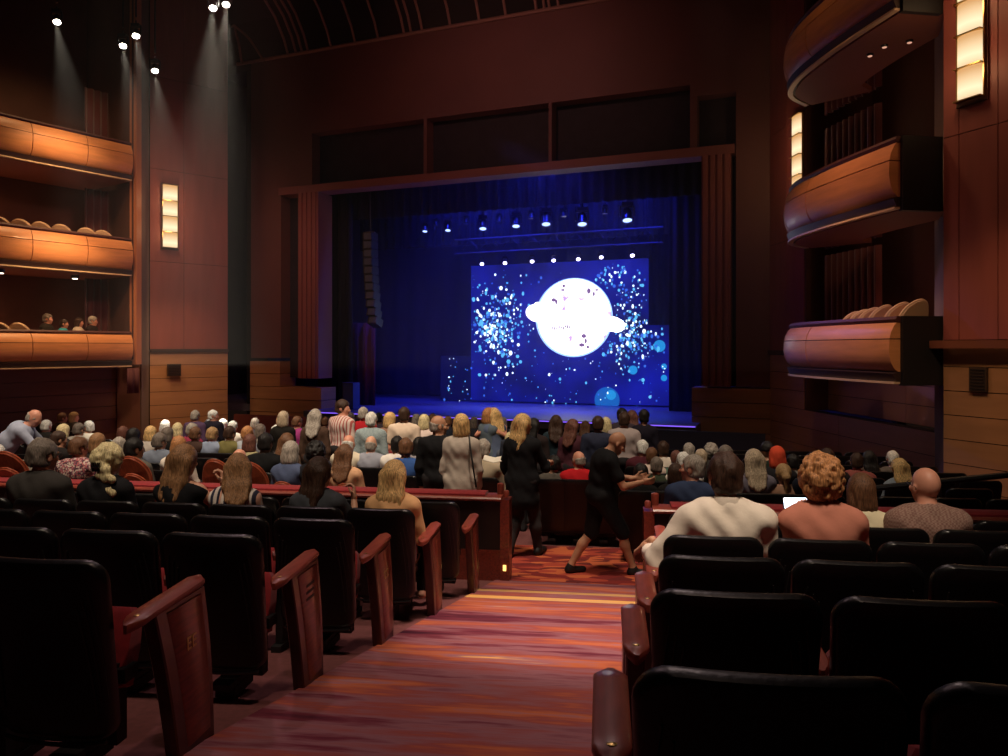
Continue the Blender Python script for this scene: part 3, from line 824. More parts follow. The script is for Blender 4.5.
TIERS = [(-.37, .40, 'lowest'), (2.37, 3.22, 'middle'), (5.25, 6.12, 'upper')]
# --- west side (far across the hall)
LP = [tuple(p) for p in catmull([(-11.33, 22.95), (-12.25, 21.6), (-13.3, 20.0), (-14.7, 17.4), (-16.3, 13.6)], 6)]
LP = [(p[0], p[1]) for p in LP]
def near_px(path, px): return min(range(len(path)), key=lambda i: abs(CX + F * path[i][0] / path[i][1] - px))
lc = [0, near_px(LP, 84), near_px(LP, 24), 15, 20, len(LP) - 1]
for zb, zt, nm in TIERS:
    box_balcony(LP, lc, 1, zb, zt, 2.5, f'{nm} curved wooden balcony front on the wall across the hall', 'balcony boxes across the hall')
mb = MB(); q = offset_path(LP, -2.55, 1)
for a, b in zip(q[:-1], q[1:]): mb.seg(b, a, ZC - 3, ZC + 12.4, .3)
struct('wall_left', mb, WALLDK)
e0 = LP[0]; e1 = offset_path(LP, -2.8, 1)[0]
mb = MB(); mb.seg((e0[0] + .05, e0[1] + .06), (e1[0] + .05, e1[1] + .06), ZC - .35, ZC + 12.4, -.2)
struct('wall_left_partition', mb, WALLDK)
# wall under the lowest box, set back
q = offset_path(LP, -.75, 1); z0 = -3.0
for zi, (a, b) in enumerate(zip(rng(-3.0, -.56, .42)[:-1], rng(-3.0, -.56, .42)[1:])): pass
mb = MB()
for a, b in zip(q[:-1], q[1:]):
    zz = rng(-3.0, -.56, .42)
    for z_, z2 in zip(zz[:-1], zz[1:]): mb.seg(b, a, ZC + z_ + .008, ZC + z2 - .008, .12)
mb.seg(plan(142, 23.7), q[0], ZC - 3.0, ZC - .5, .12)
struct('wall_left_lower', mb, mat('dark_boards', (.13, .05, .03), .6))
# pier and sconce wall
WA, WB = (-11.04, 23.6), (-9.21, 25.25)
mb = MB(); mb.seg(plan(136.5, 23.0), plan(141.5, 23.2), ZC - .5, ZC + 12.4, .25); struct('wall_left_pier', mb, mat('pier_wood', (.45, .17, .08), .5))
mb = MB(); mb.seg(plan(141.5, 23.5), plan(150, 23.7), ZC - 3, ZC + 12.4, .25); struct('wall_left_reveal', mb, mat('reveal_grey', (.16, .11, .10), .6))
tmid = .42
panel_wall('wall_left_sconce', WA, WB, [0, tmid, 1], [-.05, 2.72, 5.62, 8.52, 12.4], WALLRED, .2)
panel_wall('wall_left_boards', WA, WB, [0, 1], [-.12 - .42 * i for i in range(7, -1, -1)], WALLTAN, .2)
mb = MB(); mb.seg((WA[0] + .05, WA[1] - .06), (WB[0] + .05, WB[1] - .06), ZC - .13, ZC - .03, .1); struct('trim_1', mb, LEDGE)
v = empty('wall_vent', P(174, 370, 23.95), math.atan2(1.65, 1.83), 'small dark square vent low on the wall across the hall, under the wall lamp', 'vent')
m = MB(); m.box((0, -.01, 0), (.42, .05, .38)); m.build('frame', mat('vent_frame', (.05, .03, .02), .5), v, False)
m = MB()
for i in range(7): m.box((0, -.04, -.15 + .05 * i), (.36, .012, .018))
m.build('grille', BLACKP, v, False)
# --- east side (near wall)
C0 = (7.08, 20.16); N0 = (7.62, 13.0)
def on_right(px):
    k = (px - CX) / F; s = (N0[0] - C0[0]) / (C0[1] - N0[1]); d = (C0[0] + s * C0[1]) / (k + s); return (k * d, d)
Q1 = on_right(804)
RP = [(p[0], p[1]) for p in catmull([(6.65, 16.5), (6.08, 15.9), (5.86, 15.05), (5.90, 13.9), (6.04, 12.8), (6.20, 11.85)], 6)]
rc = [0, near_px(RP[6:], 806) + 6, near_px(RP[12:], 836) + 12, len(RP) - 1]
rc = [0, 9, 16, len(RP) - 1]
RT = [TIERS[0], TIERS[1], (5.48, 6.35, 'upper')]
for zb, zt, nm in RT:
    box_balcony(RP, rc, -1, zb, zt, 1.3, f'{nm} curved wooden balcony front on the near wall with two lamps', 'balcony boxes on the near wall')
    m = MB(); m.seg((6.22, 11.80), (6.90, 11.90), ZC + zb - .22, ZC + zt + .10, .10); o = struct('wall_right_box_end', m, BLACKP)
panel_wall('wall_right', C0, Q1, [0, .5, 1], [-.1, 2.72, 5.62, 8.52, 12.4], WALLRED, .25)
panel_wall('wall_right_boards', C0, Q1, [0, 1], rng(-1.49, -.18, .42), WALLTAN, .25)
panel_wall('wall_right_lower', C0, (N0[0] + .22, N0[1] - 2.9), [0, .35, .75, 1], rng(-3.2, -1.49, .42), WALLTAN, .25)
mb = MB(); mb.seg((C0[0] - .06, C0[1]), (Q1[0] - .06, Q1[1]), ZC - .18, ZC - .06, .1); struct('trim_2', mb, LEDGE)
# recess behind the boxes
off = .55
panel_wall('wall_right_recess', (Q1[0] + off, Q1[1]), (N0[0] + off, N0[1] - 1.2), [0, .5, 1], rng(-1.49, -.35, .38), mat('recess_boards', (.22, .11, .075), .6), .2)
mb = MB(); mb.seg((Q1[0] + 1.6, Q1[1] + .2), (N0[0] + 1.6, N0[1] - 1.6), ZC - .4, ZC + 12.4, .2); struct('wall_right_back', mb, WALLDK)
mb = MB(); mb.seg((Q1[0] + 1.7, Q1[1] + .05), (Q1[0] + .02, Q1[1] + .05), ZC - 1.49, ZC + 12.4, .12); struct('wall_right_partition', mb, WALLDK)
K0 = (6.88, 11.86); K2 = (10.0, 4.48)
kt = lambda px: (lambda k: (K0[0] - k * K0[1]) / ((K0[0] - K2[0]) - k * (K0[1] - K2[1])))((px - CX) / F)
panel_wall('wall_right_pier', K0, K2, [0, kt(959), kt(998), .34, .5, .68, .84, 1], [.12, 3.28, 6.4, 9.4, 12.4], WALLRED, .3)
panel_wall('wall_right_pier_boards', K0, K2, [0, 1], [-3.1, -2.54, -2.165, -1.79, -1.415, -1.04, -.665, -.29, 0], WALLTAN, .3)
mb = MB(); mb.seg((K0[0] - .22, K0[1] + .02), (K2[0] - .10, K2[1]), ZC - .005, ZC + .115, .12); struct('trim_3', mb, mat('ledge_wood', (.17, .055, .03), .5))
mb = MB(); mb.seg((7.62, 13.4), (K0[0] + .05, K0[1] + .02), ZC - 3.1, ZC + 12.4, .2); struct('wall_right_return', mb, WALLDK)
kp = lerp2(K0, K2, kt(979.5)); kd = math.atan2(K2[1] - K0[1], K2[0] - K0[0])
v = empty('wall_vent', (kp[0] - .02, kp[1] - .01, ZC - .47), kd, 'dark square vent in the tan boards under the nearer bright wall lamp', 'vent')
m = MB(); m.box((0, -.0, 0), (.27, .05, .36)); m.build('frame', mat('vent_frame', (.05, .03, .02), .5), v, False)
m = MB()
for i in range(7): m.box((0, -.03, -.14 + .047 * i), (.22, .012, .016))
m.build('grille', BLACKP, v, False)
# black end rail of the cross aisle
hr = empty('handrail', (0, 0, 0), 0, 'black metal handrail in front of the tan boarded wall', 'railing')
a, b, c = P(868, 489, 8.6), P(940, 481.5, 8.4), P(1030, 473, 8.2)
m = MB(); m.tube([a, b, c], .035, 8); m.build('top_bar', STEEL, hr)
for p in (a, b, c):
    m = MB(); m.tube([p, (p.x, p.y, fz(to_uv(p.x, p.y)[1]))], .02, 6); m.build('post', STEEL, hr)

# ------------------------------------------------------------------ wall lamps
GLOW = bpy.data.materials.new('lamp_glass'); GLOW.use_nodes = True; nt = GLOW.node_tree
nt.nodes.remove(nt.nodes['Principled BSDF'])
tc = nt.nodes.new('ShaderNodeTexCoord'); sx = nt.nodes.new('ShaderNodeSeparateXYZ'); nt.links.new(tc.outputs['Generated'], sx.inputs[0])
mm = nt.nodes.new('ShaderNodeMath'); mm.operation = 'SUBTRACT'; mm.inputs[1].default_value = .30; nt.links.new(sx.outputs[2], mm.inputs[0])
ab = nt.nodes.new('ShaderNodeMath'); ab.operation = 'ABSOLUTE'; nt.links.new(mm.outputs[0], ab.inputs[0])
rp = nt.nodes.new('ShaderNodeValToRGB'); rp.color_ramp.elements[0].position = 0; rp.color_ramp.elements[0].color = (1, .80, .50, 1); rp.color_ramp.elements[1].position = .62; rp.color_ramp.elements[1].color = (.62, .33, .13, 1)
nt.links.new(ab.outputs[0], rp.inputs[0]); em = nt.nodes.new('ShaderNodeEmission'); em.inputs[1].default_value = 1.25; nt.links.new(rp.outputs[0], em.inputs[0]); nt.links.new(em.outputs[0], nt.nodes['Material Output'].inputs[0])
def sconce(loc, ang, w, zt, zb, label):
    """loc on the wall; local x along the wall, -y toward the hall"""
    r = empty('wall_lamp', (loc[0], loc[1], ZC + zb), ang, label, 'lamp'); H = zt - zb
    m = MB(); m.box((0, .0, H / 2), (w + .10, .06, H + .12)); m.build('back_plate', mat('lamp_plate', (.12, .045, .03), .5), r, False)
    n = 4
    for i in range(n):
        z0 = H * i / n + .012; z1 = H * (i + 1) / n - .012; rings = []
        for a in np.linspace(-1, 1, 9):
            x = a * w / 2; y = -.04 - .10 * math.sqrt(max(0, 1 - a * a * .92)); rings.append([Vector((x, y, z0)), Vector((x, y, z1)), Vector((x, -.035, z1)), Vector((x, -.035, z0))])
        MB().loft(rings).build('glass_shade', GLOW, r)
        m = MB()
        m.box((0, -.10, H * (i + 1) / n), (w + .03, .12, .018)); m.build('brass_band', BRASS, r, False)
    m = MB(); m.box((0, -.10, 0), (w + .03, .12, .018))
    for s in (-1, 1): m.box((s * (w / 2 + .012), -.05, H / 2), (.016, .05, H))
    m.build('brass_frame', BRASS, r, False)
    n = Vector((math.sin(ang), -math.cos(ang)))
    for f in (.25, .75):
        point('lamp_bulb', (loc[0] + n.x * .45, loc[1] + n.y * .45, ZC + zb + H * f), 9, (1, .58, .28), .1)
    return r
a, b = WA, WB
def on_line(A, Bp, px):
    k = (px - CX) / F; t = (A[0] - k * A[1]) / ((A[0] - Bp[0]) - k * (A[1] - Bp[1])); return lerp2(A, Bp, t)
p = on_line(WA, WB, 169.5); sconce(p, math.atan2(WB[1] - WA[1], WB[0] - WA[0]), .44, (HY - 185.5) / F * p[1], (HY - 248) / F * p[1], 'tall glowing wall lamp on the red panelled wall across the hall')
p = on_right(800.5); sconce((p[0] - .02, p[1]), math.atan2(N0[1] - C0[1], N0[0] - C0[0]), .50, 5.65, 3.69, 'tall glowing wall lamp beside the middle balcony, partly behind it')
p = lerp2(K0, K2, kt(973)); sconce(p, kd, .40, 5.72, 3.74, 'large bright wall lamp on the near pier, cut by the picture edge')

# ------------------------------------------------------------------ proscenium, stage, ceiling
def sbox(mb, a0, a1, w0, w1, z0, z1):
    p = [st(a0, w0, 0), st(a1, w0, 0), st(a1, w1, 0), st(a0, w1, 0)]
    return mb.prism([(q.x, q.y) for q in p], ZC + z0, ZC + z1)
ap = lambda px, w=0.0: on_stage(px, HY, w)[0]
zp = lambda px, py, w=0.0: on_stage(px, py, w)[1]
TOP = 10.04
mb = MB()
sbox(mb, ap(251), ap(281), 0, .8, -.35, TOP)
sbox(mb, ap(281), ap(312), 0, .8, 5.5, TOP)
sbox(mb, ap(312), ap(690), 0, .8, 7.28, TOP)
sbox(mb, ap(690), ap(736), 0, .8, 6.95, TOP)
sbox(mb, ap(736), 2.2, 0, .8, -1.05, TOP)
sbox(mb, ap(690), ap(697), 0, .8, 5.5, 6.95)
struct('wall_front', mb, PROS)
mb = MB(); sbox(mb, ap(281), ap(735), -.14, .5, 5.25, 5.5); struct('trim_4', mb, mat('beam_paint', (.24, .085, .075), .6))
mb = MB(); sbox(mb, ap(300), ap(320), -.1, .7, -1.03, 5.25)
for k in range(4): sbox(mb, ap(301.5 + 4.6 * k), ap(304.3 + 4.6 * k), -.15, 0, -1.03, 5.25)
struct('wall_front_west_column', mb, mat('column_paint', (.26, .085, .075), .6))
mb = MB(); sbox(mb, ap(702), ap(731), -.1, .7, -1.05, 5.25)
for k in range(4): sbox(mb, ap(704 + 7 * k), ap(708 + 7 * k), -.15, 0, -1.05, 5.25)
struct('wall_front_east_column', mb, mat('column_paint', (.26, .085, .075), .6))
mb = MB(); sbox(mb, ap(281), ap(300), .5, .8, -1.03, 5.25); sbox(mb, ap(731), ap(737), .5, .8, -1.05, 5.25); struct('wall_front_slots', mb, PROSDK)
for i, (x0, x1, zt) in enumerate(((312, 424, 7.28), (426.5, 549, 7.28), (551.5, 690, 7.28), (697, 735, 6.95))):
    mb = MB(); sbox(mb, ap(x0), ap(x1), .45, .7, 5.5, zt)
    struct('wall_front_header_grille', mb, PROSDK)
mb = MB()
for x in (425.2, 550.2): sbox(mb, ap(x - 1.6), ap(x + 1.6), .0, .6, 5.5, 7.28)
struct('trim_5', mb, PROS)
mb = MB(); zz = rng(-3.1, -.45, .42)
for z0, z1 in zip(zz[:-1], zz[1:]): sbox(mb, ap(251), ap(281), -.05, .8, z0 + .01, z1 - .01)
for z0, z1 in zip(zz[:-1], zz[1:]):
    if z1 < -.95: sbox(mb, ap(281), ap(322), -.05, .8, z0 + .01, z1 - .01)
struct('wall_front_boards', mb, WALLTAN)
mb = MB(); zz = rng(-3.1, -1.08, .42)
for z0, z1 in zip(zz[:-1], zz[1:]): sbox(mb, ap(692), 1.2, -.05, .8, z0 + .01, z1 - .01)
struct('wall_front_east_boards', mb, WALLTAN)
mb = MB(); sbox(mb, ap(222), ap(252), 2.2, 2.4, -3.1, 12); sbox(mb, -17.3, ap(251), .9, 2.3, -3.1, 12); struct('wall_front_gap', mb, STAGEBLK)
# stage house
DK = -2.05
mb = MB(); sbox(mb, ap(320), ap(701), -.9, .85, DK - .25, DK); sbox(mb, -22, 4, .85, 13, DK - .25, DK); struct('floor_stage', mb, STAGEFLR)
mb = MB(); sbox(mb, ap(320), ap(701), -.82, .8, -3.2, DK - .25); struct('wall_stage_front', mb, STAGEBLK)
mb = MB(); sbox(mb, -22, -21.8, .8, 13, DK, 12); sbox(mb, 4, 4.2, .8, 13, DK, 12); sbox(mb, -22, 4.2, 13, 13.2, DK, 12); sbox(mb, -22, 4.2, .8, 13, 11.8, 12); struct('wall_stage_house', mb, STAGEBLK)
led = empty('stage_edge_light', (0, 0, 0), 0, 'thin purple light strip along the front edge of the stage', 'light')
m = MB(); sbox(m, ap(330), ap(700), -.93, -.905, DK - .05, DK - .02); m.build('light_strip', emis('edge_purple', (.25, .12, 1), 1.1), led, False)
m = MB(); sbox(m, ap(330), ap(700), -.925, -.9, DK - .09, DK - .055); m.build('channel', STEEL, led, False)
pit = MB(); sbox(pit, ap(655, -2.2), .9, -2.3, -2.2, -3.2, -2.05); struct('wall_pit_rail', pit, mat('pit_blue', (.012, .012, .03), .6))
pit = MB(); sbox(pit, ap(236, -2), ap(318, -2), -2.1, -2.0, -3.2, -2.12); struct('wall_pit_rail_west', pit, mat('pit_wood', (.16, .045, .04), .5))
# backdrop, legs and borders
bd = MB(); n = 110; rows = []
for i in range(n + 1):
    a = -21 + 24 * i / n; rows.append((a, 7.6 + .10 * math.sin(i * 1.7)))
vs_ = [st(a, w_, DK + .02) for a, w_ in rows] + [st(a, w_, 9.5) for a, w_ in rows]
bd.add(vs_, [(i, i + 1, n + 2 + i, n + 1 + i) for i in range(n)]); o = bd.build('backdrop_curtain', BACKDROP); tag(o, 'blue lit folded backdrop curtain at the back of the stage', 'curtain')
md = o.modifiers.new('thickness', 'SOLIDIFY'); md.thickness = .02
def leg(name, a0, a1, w, z0, z1, m, label, amp=.07, per=.35):
    mb = MB(); k = max(8, int((a1 - a0) / per * 8)); rows = [(a0 + (a1 - a0) * i / k, w + amp * math.sin(2 * math.pi * (a1 - a0) * i / k / per)) for i in range(k + 1)]
    vs_ = [st(a, q, z0) for a, q in rows] + [st(a, q, z1) for a, q in rows]
    mb.add(vs_, [(i, i + 1, k + 2 + i, k + 1 + i) for i in range(k)]); o = mb.build(name, m)
    md = o.modifiers.new('thickness', 'SOLIDIFY'); md.thickness = .015
    return tag(o, label, 'curtain')
BLUEBLK = mat('black_velour', (.012, .012, .02), .95)
leg('side_curtain', ap(318, 1.2), ap(352, 1.2), 1.2, DK, 9, BLUEBLK, 'black side curtain at the left edge of the stage opening')
leg('side_curtain', ap(352, 2.0), ap(376, 2.0), 2.0, DK, .9 + 0 * 9, mat('masking_red', (.16, .045, .05), .9), 'dull red masking curtain under the hanging speaker column')
leg('side_curtain', ap(669, 3.5), ap(706, 3.5), 3.5, DK, 9, BLUEBLK, 'black side curtain at the right edge of the stage opening')
leg('side_curtain', ap(649.5, 5.6), ap(674, 5.6), 5.6, DK, 9, BLUEBLK, 'black side curtain close behind the right end of the screen')
leg('border_curtain', ap(330, 1.5), ap(705, 1.5), 1.5, zp(520, 208, 1.5), 9.5, BLUEBLK, 'black border curtain hanging across the top of the stage opening')
leg('border_curtain', ap(360, 4.4), ap(690, 4.4), 4.4, zp(560, 240, 4.4), 9.5, BLUEBLK, 'black border curtain behind the row of glowing stage lamps')
# ------------------------------------------------------------------ LED screen
WS = 5.0
scr = empty('led_screen', st(ap(560, WS), WS, DK), -ST, 'large LED screen showing a glowing white globe among blue sparkles', 'screen')
sc_o = Vector(scr.location)
def ss(px, py, dw=0.0):
    a, z = on_stage(px, py, WS + dw)
    return Vector((a - ap(560, WS), dw, z - DK))
def srect(mb, x0, y0, x1, y1, dw, th):
    p, q = ss(x0, y1), ss(x1, y0); a0, a1 = p.x, q.x
    z1 = ss((x0 + x1) / 2, y0).z; z0 = max(.05, ss((x0 + x1) / 2, y1).z)
    return mb.prism([(a0, dw), (a1, dw), (a1, dw + th), (a0, dw + th)], z0, z1)
LEDB = bpy.data.materials.new('led_blue'); LEDB.use_nodes = True; nt = LEDB.node_tree; nt.nodes.remove(nt.nodes['Principled BSDF'])
tc = nt.nodes.new('ShaderNodeTexCoord'); nz = nt.nodes.new('ShaderNodeTexNoise'); nz.inputs['Scale'].default_value = .55; nt.links.new(tc.outputs['Object'], nz.inputs[0])
rp = nt.nodes.new('ShaderNodeValToRGB'); rp.color_ramp.elements[0].position = .3; rp.color_ramp.elements[0].color = (.003, .003, .075, 1); rp.color_ramp.elements[1].position = .7; rp.color_ramp.elements[1].color = (.008, .012, .36, 1)
nt.links.new(nz.outputs[0], rp.inputs[0]); em = nt.nodes.new('ShaderNodeEmission'); em.inputs[1].default_value = 1.0; nt.links.new(rp.outputs[0], em.inputs[0]); nt.links.new(em.outputs[0], nt.nodes['Material Output'].inputs[0])
m = MB(); srect(m, 471, 262, 648, 414, .0, .12); m.build('centre_panel', LEDB, scr, False)
m = MB(); srect(m, 648.5, 325, 668, 414, .05, .12); m.build('side_panel', LEDB, scr, False)
m = MB(); srect(m, 440, 356, 470.5, 414, .05, .12); m.build('side_panel', emis('led_dark_blue', (.003, .003, .05), 1.0), scr, False)
m = MB(); srect(m, 470, 261, 649, 414.5, .13, .06); m.build('screen_frame', STAGEBLK, scr, False)
# picture on the screen: discs lying on its face
def disc(mb, px, py, r, dw, n=14, ry=None):
    c = ss(px, py); e = (ss(px + r, py) - ss(px - r, py)).x / 2; f = (ss(px, py - (ry or r)) - ss(px, py + (ry or r))).z / 2
    return mb.add([Vector((c.x + e * math.cos(2 * math.pi * k / n), dw, c.z + f * math.sin(2 * math.pi * k / n))) for k in range(n)], [tuple(range(n))])
GLB = bpy.data.materials.new('globe_picture'); GLB.use_nodes = True; nt = GLB.node_tree; nt.nodes.remove(nt.nodes['Principled BSDF'])
tc = nt.nodes.new('ShaderNodeTexCoord'); nz = nt.nodes.new('ShaderNodeTexNoise'); nz.inputs['Scale'].default_value = 1.9; nz.inputs['Detail'].default_value = 6; nt.links.new(tc.outputs['Object'], nz.inputs[0])
rp = nt.nodes.new('ShaderNodeValToRGB'); cr = rp.color_ramp; cr.elements[0].position = .33; cr.elements[0].color = (.35, .22, .48, 1); cr.elements[1].position = .40; cr.elements[1].color = (1, .97, 1, 1)
nt.links.new(nz.outputs[0], rp.inputs[0]); em = nt.nodes.new('ShaderNodeEmission'); em.inputs[1].default_value = 2.2; nt.links.new(rp.outputs[0], em.inputs[0]); nt.links.new(em.outputs[0], nt.nodes['Material Output'].inputs[0])
m = MB(); disc(m, 573.5, 317.5, 38.6, -.010, 48, 39.6); m.build('globe_rim', emis('globe_rim', (.35, .55, 1), 1.6), scr, False)
m = MB(); disc(m, 573.8, 317.2, 36.8, -.016, 48, 38.2); m.build('globe_disc', GLB, scr, False)
WHT = emis('screen_white', (1, .98, 1), 3.0)
m = MB()
for t in np.linspace(0, 1, 17): disc(m, 538 + 74 * t, 314.5 + 9.5 * t, 10.5 - 2 * math.sin(t * math.pi), -.020 - .0004 * t * 10, 14, 7.5)
disc(m, 534, 312, 8, -.025, 18, 7.5); disc(m, 538, 306.5, 4.5, -.026, 14, 4.5); disc(m, 617, 325.5, 8, -.025, 18, 7)
m.build('lettering_band', WHT, scr, False)
PUR = emis('screen_purple', (.30, .16, .42), .8)
m = MB()
for (x, y, w_, h_) in ((554, 300, 2.4, 2), (556.5, 302, 1.2, 2.6), (564, 286, 1.6, 1.6), (563, 290, 2.4, 1), (589, 291, 2, 3), (594, 294, 1.2, 2.4), (597, 290, 2.2, 1), (584, 336, 2.6, 2.2), (582, 345, 3, 2), (586, 341, 1.2, 3), (588, 347, 1.6, 1.6)):
    disc(m, x, y, w_, -.030, 7, h_)
for k in range(9): disc(m, 553 + 2.1 * k, 328 - .3 * k + (k % 3) * .8, .7, -.030, 6, 2.6 if k % 2 else 1.6)
m.build('picture_marks', PUR, scr, False)
SW, SCY, SBL = emis('spark_white', (.75, .9, 1), 1.8), emis('spark_cyan', (.12, .55, 1), 1.1), emis('spark_blue', (.05, .18, .9), .9)
ms = [MB(), MB(), MB()]
def inside(x, y): return (471 < x < 648 and 263 < y < 413) or (648 < x < 667 and 326 < y < 413) or (440 < x < 471 and 357 < y < 413)
def spark(x, y, r):
    if inside(x - r, y - r) and inside(x + r, y + r) and math.hypot(x - 574, y - 317) > 41 + r: disc(ms[int(RNG.choice(3, p=[.28, .40, .32]))], x, y, r * RNG.uniform(.55, .85), -.006, 6, r * RNG.uniform(.65, 1.15))
for _ in range(330): spark(RNG.normal(498, 14), RNG.normal(325, 20), abs(RNG.normal(.9, .7)) + .4)
for _ in range(40): spark(RNG.normal(492, 7), RNG.normal(329, 9), RNG.uniform(1.3, 2.4))
for _ in range(260):
    an = RNG.uniform(-1.1, .9); rr = RNG.normal(56, 12); spark(574 + rr * math.cos(an) * 1.05, 317 + rr * math.sin(an), abs(RNG.normal(.8, .6)) + .4)
for _ in range(130): spark(RNG.normal(632, 16), RNG.normal(338, 12), abs(RNG.normal(1.0, .7)) + .4)
for _ in range(150): spark(RNG.uniform(441, 667), RNG.uniform(352, 411), abs(RNG.normal(.5, .4)) + .35)
for _ in range(90): spark(RNG.uniform(472, 647), RNG.uniform(270, 352), abs(RNG.normal(.6, .4)) + .35)
for x, y, r in ((547, 401, 1.6), (643, 380, 2.2), (650, 397, 2.4), (599, 366, 1.6), (560, 379, 1.8), (507, 374, 2.0), (468, 394, 1.3), (486, 293, 2.2), (599, 276, 2.2), (606, 270, 1.5), (486, 375, 1.5), (495, 375, 1.5)): spark(x, y, r)
for mb_, mt, nm in zip(ms, (SW, SCY, SBL), ('white_sparkles', 'cyan_sparkles', 'blue_sparkles')):
    o = mb_.build(nm, mt, scr, False); o['kind'] = 'stuff'
m = MB()
disc(m, 607, 400, 12.5, -.004, 28, 13); m.build('soft_disc', emis('soft_teal', (.01, .12, .50), 1.0), scr, False)
m = MB(); disc(m, 633, 370, 4.5, -.004, 18); disc(m, 664, 366.5, 3, -.004, 14); disc(m, 664, 378, 3.2, -.004, 14); disc(m, 659.5, 346, 6, -.004, 18); disc(m, 611, 395, 5, -.0045, 18); m.build('soft_disc', emis('soft_cyan', (.02, .30, .75), 1.0), scr, False)

# ------------------------------------------------------------------ stage lamps, speaker column
LENSW = emis('lamp_lens', (.70, .62, 1), 9); LENSB = emis('lamp_lens_blue', (.35, .5, 1), 2.4); LENSH = emis('lamp_lens_warm', (1, .93, .82), 30)
def moving_head(loc, s, lens, label, group, aim=Vector((0, -.75, -.66))):
    r = empty('stage_lamp', loc, 0, label, 'lamp', group); M = aim.normalized().to_track_quat('Z', 'Y').to_matrix()
    m = MB(); m.box((0, 0, .30 * s), (.34 * s, .26 * s, .12 * s)); m.tube([(0, 0, .34 * s), (0, 0, .52 * s)], .03 * s, 6); m.build('base_box', STEEL, r, False)
    m = MB()
    for q in (-1, 1): m.box((q * .20 * s, 0, .10 * s), (.045 * s, .10 * s, .32 * s))
    m.box((0, 0, .235 * s), (.44 * s, .10 * s, .05 * s)); m.build('yoke', STEEL, r, False)
    m = MB(); m.lathe([(0, -.2 * s), (.10 * s, -.19 * s), (.145 * s, -.1 * s), (.15 * s, .14 * s), (.165 * s, .17 * s), (.165 * s, .20 * s), (.14 * s, .20 * s), (.14 * s, .17 * s), (0, .17 * s)], (0, 0, 0), 16, M); m.build('lamp_head', STEEL, r)
    m = MB(); m.lathe([(0, .205 * s), (.06 * s, .2 * s), (.138 * s, .18 * s), (.138 * s, .172 * s), (0, .172 * s)], (0, 0, 0), 16, M); m.build('lens', lens, r)
    return r
WL = 4.0
names = ['first', 'second', 'third', 'fourth', 'fifth', 'sixth', 'seventh']
LAMPS = [(482, 262.6), (505, 261.6), (532, 260), (553.5, 259), (578, 257.8), (601, 255.8), (632, 254)]
for i, (x, y) in enumerate(LAMPS):
    a, z = on_stage(x, y, WL); loc = st(a, WL, z)
    moving_head(loc, .5, LENSW, f'white glowing stage lamp above the screen, {names[i]} along the row from the left', 'glowing lamps above the screen')
    spot('stage_beam', loc + Vector((-.10, -.30, -.1)) , st(a - .3, WL - 1.5, DK), 520, (.12, .14, 1), 34, .8, .05)
tr = empty('lighting_truss', (0, 0, 0), 0, 'dark truss carrying the row of glowing stage lamps', 'truss')
a0, z0 = on_stage(470, 262.5, WL); a1, z1 = on_stage(645, 253.5, WL); zt = (z0 + z1) / 2 + .52
m = MB(); m.tube([st(a0 - .6, WL, z0 + .34), st(a1 + .6, WL, z1 + .34)], .035, 6); m.build('lower_pipe', BLACKP, tr)
m = MB(); m.tube([st(a0 - .6, WL, z0 + .85), st(a1 + .6, WL, z1 + .85)], .035, 6); m.build('upper_pipe', BLACKP, tr)
for t in np.linspace(0, 1, 9):
    a = a0 + (a1 - a0) * t; z = z0 + (z1 - z0) * t
    m = MB(); m.tube([st(a - .3, WL, z + .5), st(a, WL, z + .85), st(a + .3, WL, z + .5)], .018, 5); m.build('brace', BLACKP, tr)
m = MB()
for a in (a0, a1): m.tube([st(a, WL, z0 + .85), st(a, WL, 11.8)], .012, 5)
m.build('hanging_cable', STEEL, tr)
WU = 2.2
ULAMPS = [(425, 228.6, .7), (448, 227.2, .8), (483, 224.6, 1), (516, 221.8, 1.05), (546, 219.3, 1.15), (582, 219, 1.2), (627, 214.8, 1.25)]
for i, (x, y, s) in enumerate(ULAMPS):
    a, z = on_stage(x, y, WU); moving_head(st(a, WU, z), .85 * s, LENSB, f'dim round lamp on the high front truss, {names[i]} along it from the left', 'dim lamps on the high front truss', Vector((0, -.35, -.9)))
MLAMPS = [(436, 226), (466, 224), (499, 222), (531, 219), (564, 217), (605, 214)]
for i, (x, y) in enumerate(MLAMPS):
    a, z = on_stage(x, y, WU); moving_head(st(a, WU, z + .1), .5, mat('dim_lens', (.1, .12, .3), .1), f'small unlit lamp between the dim lamps of the high truss, {names[i]} from the left', 'small lamps on the high front truss', Vector((0, -.2, -.9)))
tr = empty('lighting_truss', (0, 0, 0), 0, 'dark high truss at the top of the stage opening', 'truss')
a0, z0 = on_stage(400, 226, WU); a1, z1 = on_stage(650, 210, WU)
m = MB(); m.tube([st(a0, WU, z0 + .62), st(a1, WU, z1 + .45)], .035, 6); m.build('lower_pipe', BLACKP, tr)
m = MB(); m.tube([st(a0, WU, z0 + .95), st(a1, WU, z1 + .8)], .035, 6); m.build('upper_pipe', BLACKP, tr)
m = MB()
for a, z in ((a0 + .5, z0), (a1 - .5, z1)): m.tube([st(a, WU, z + .9), st(a, WU, 11.8)], .012, 5)
m.build('hanging_cable', STEEL, tr)
la = empty('line_array', (0, 0, 0), 0, 'hanging curved column of speaker boxes at the left side of the stage', 'speaker')
nb = 11
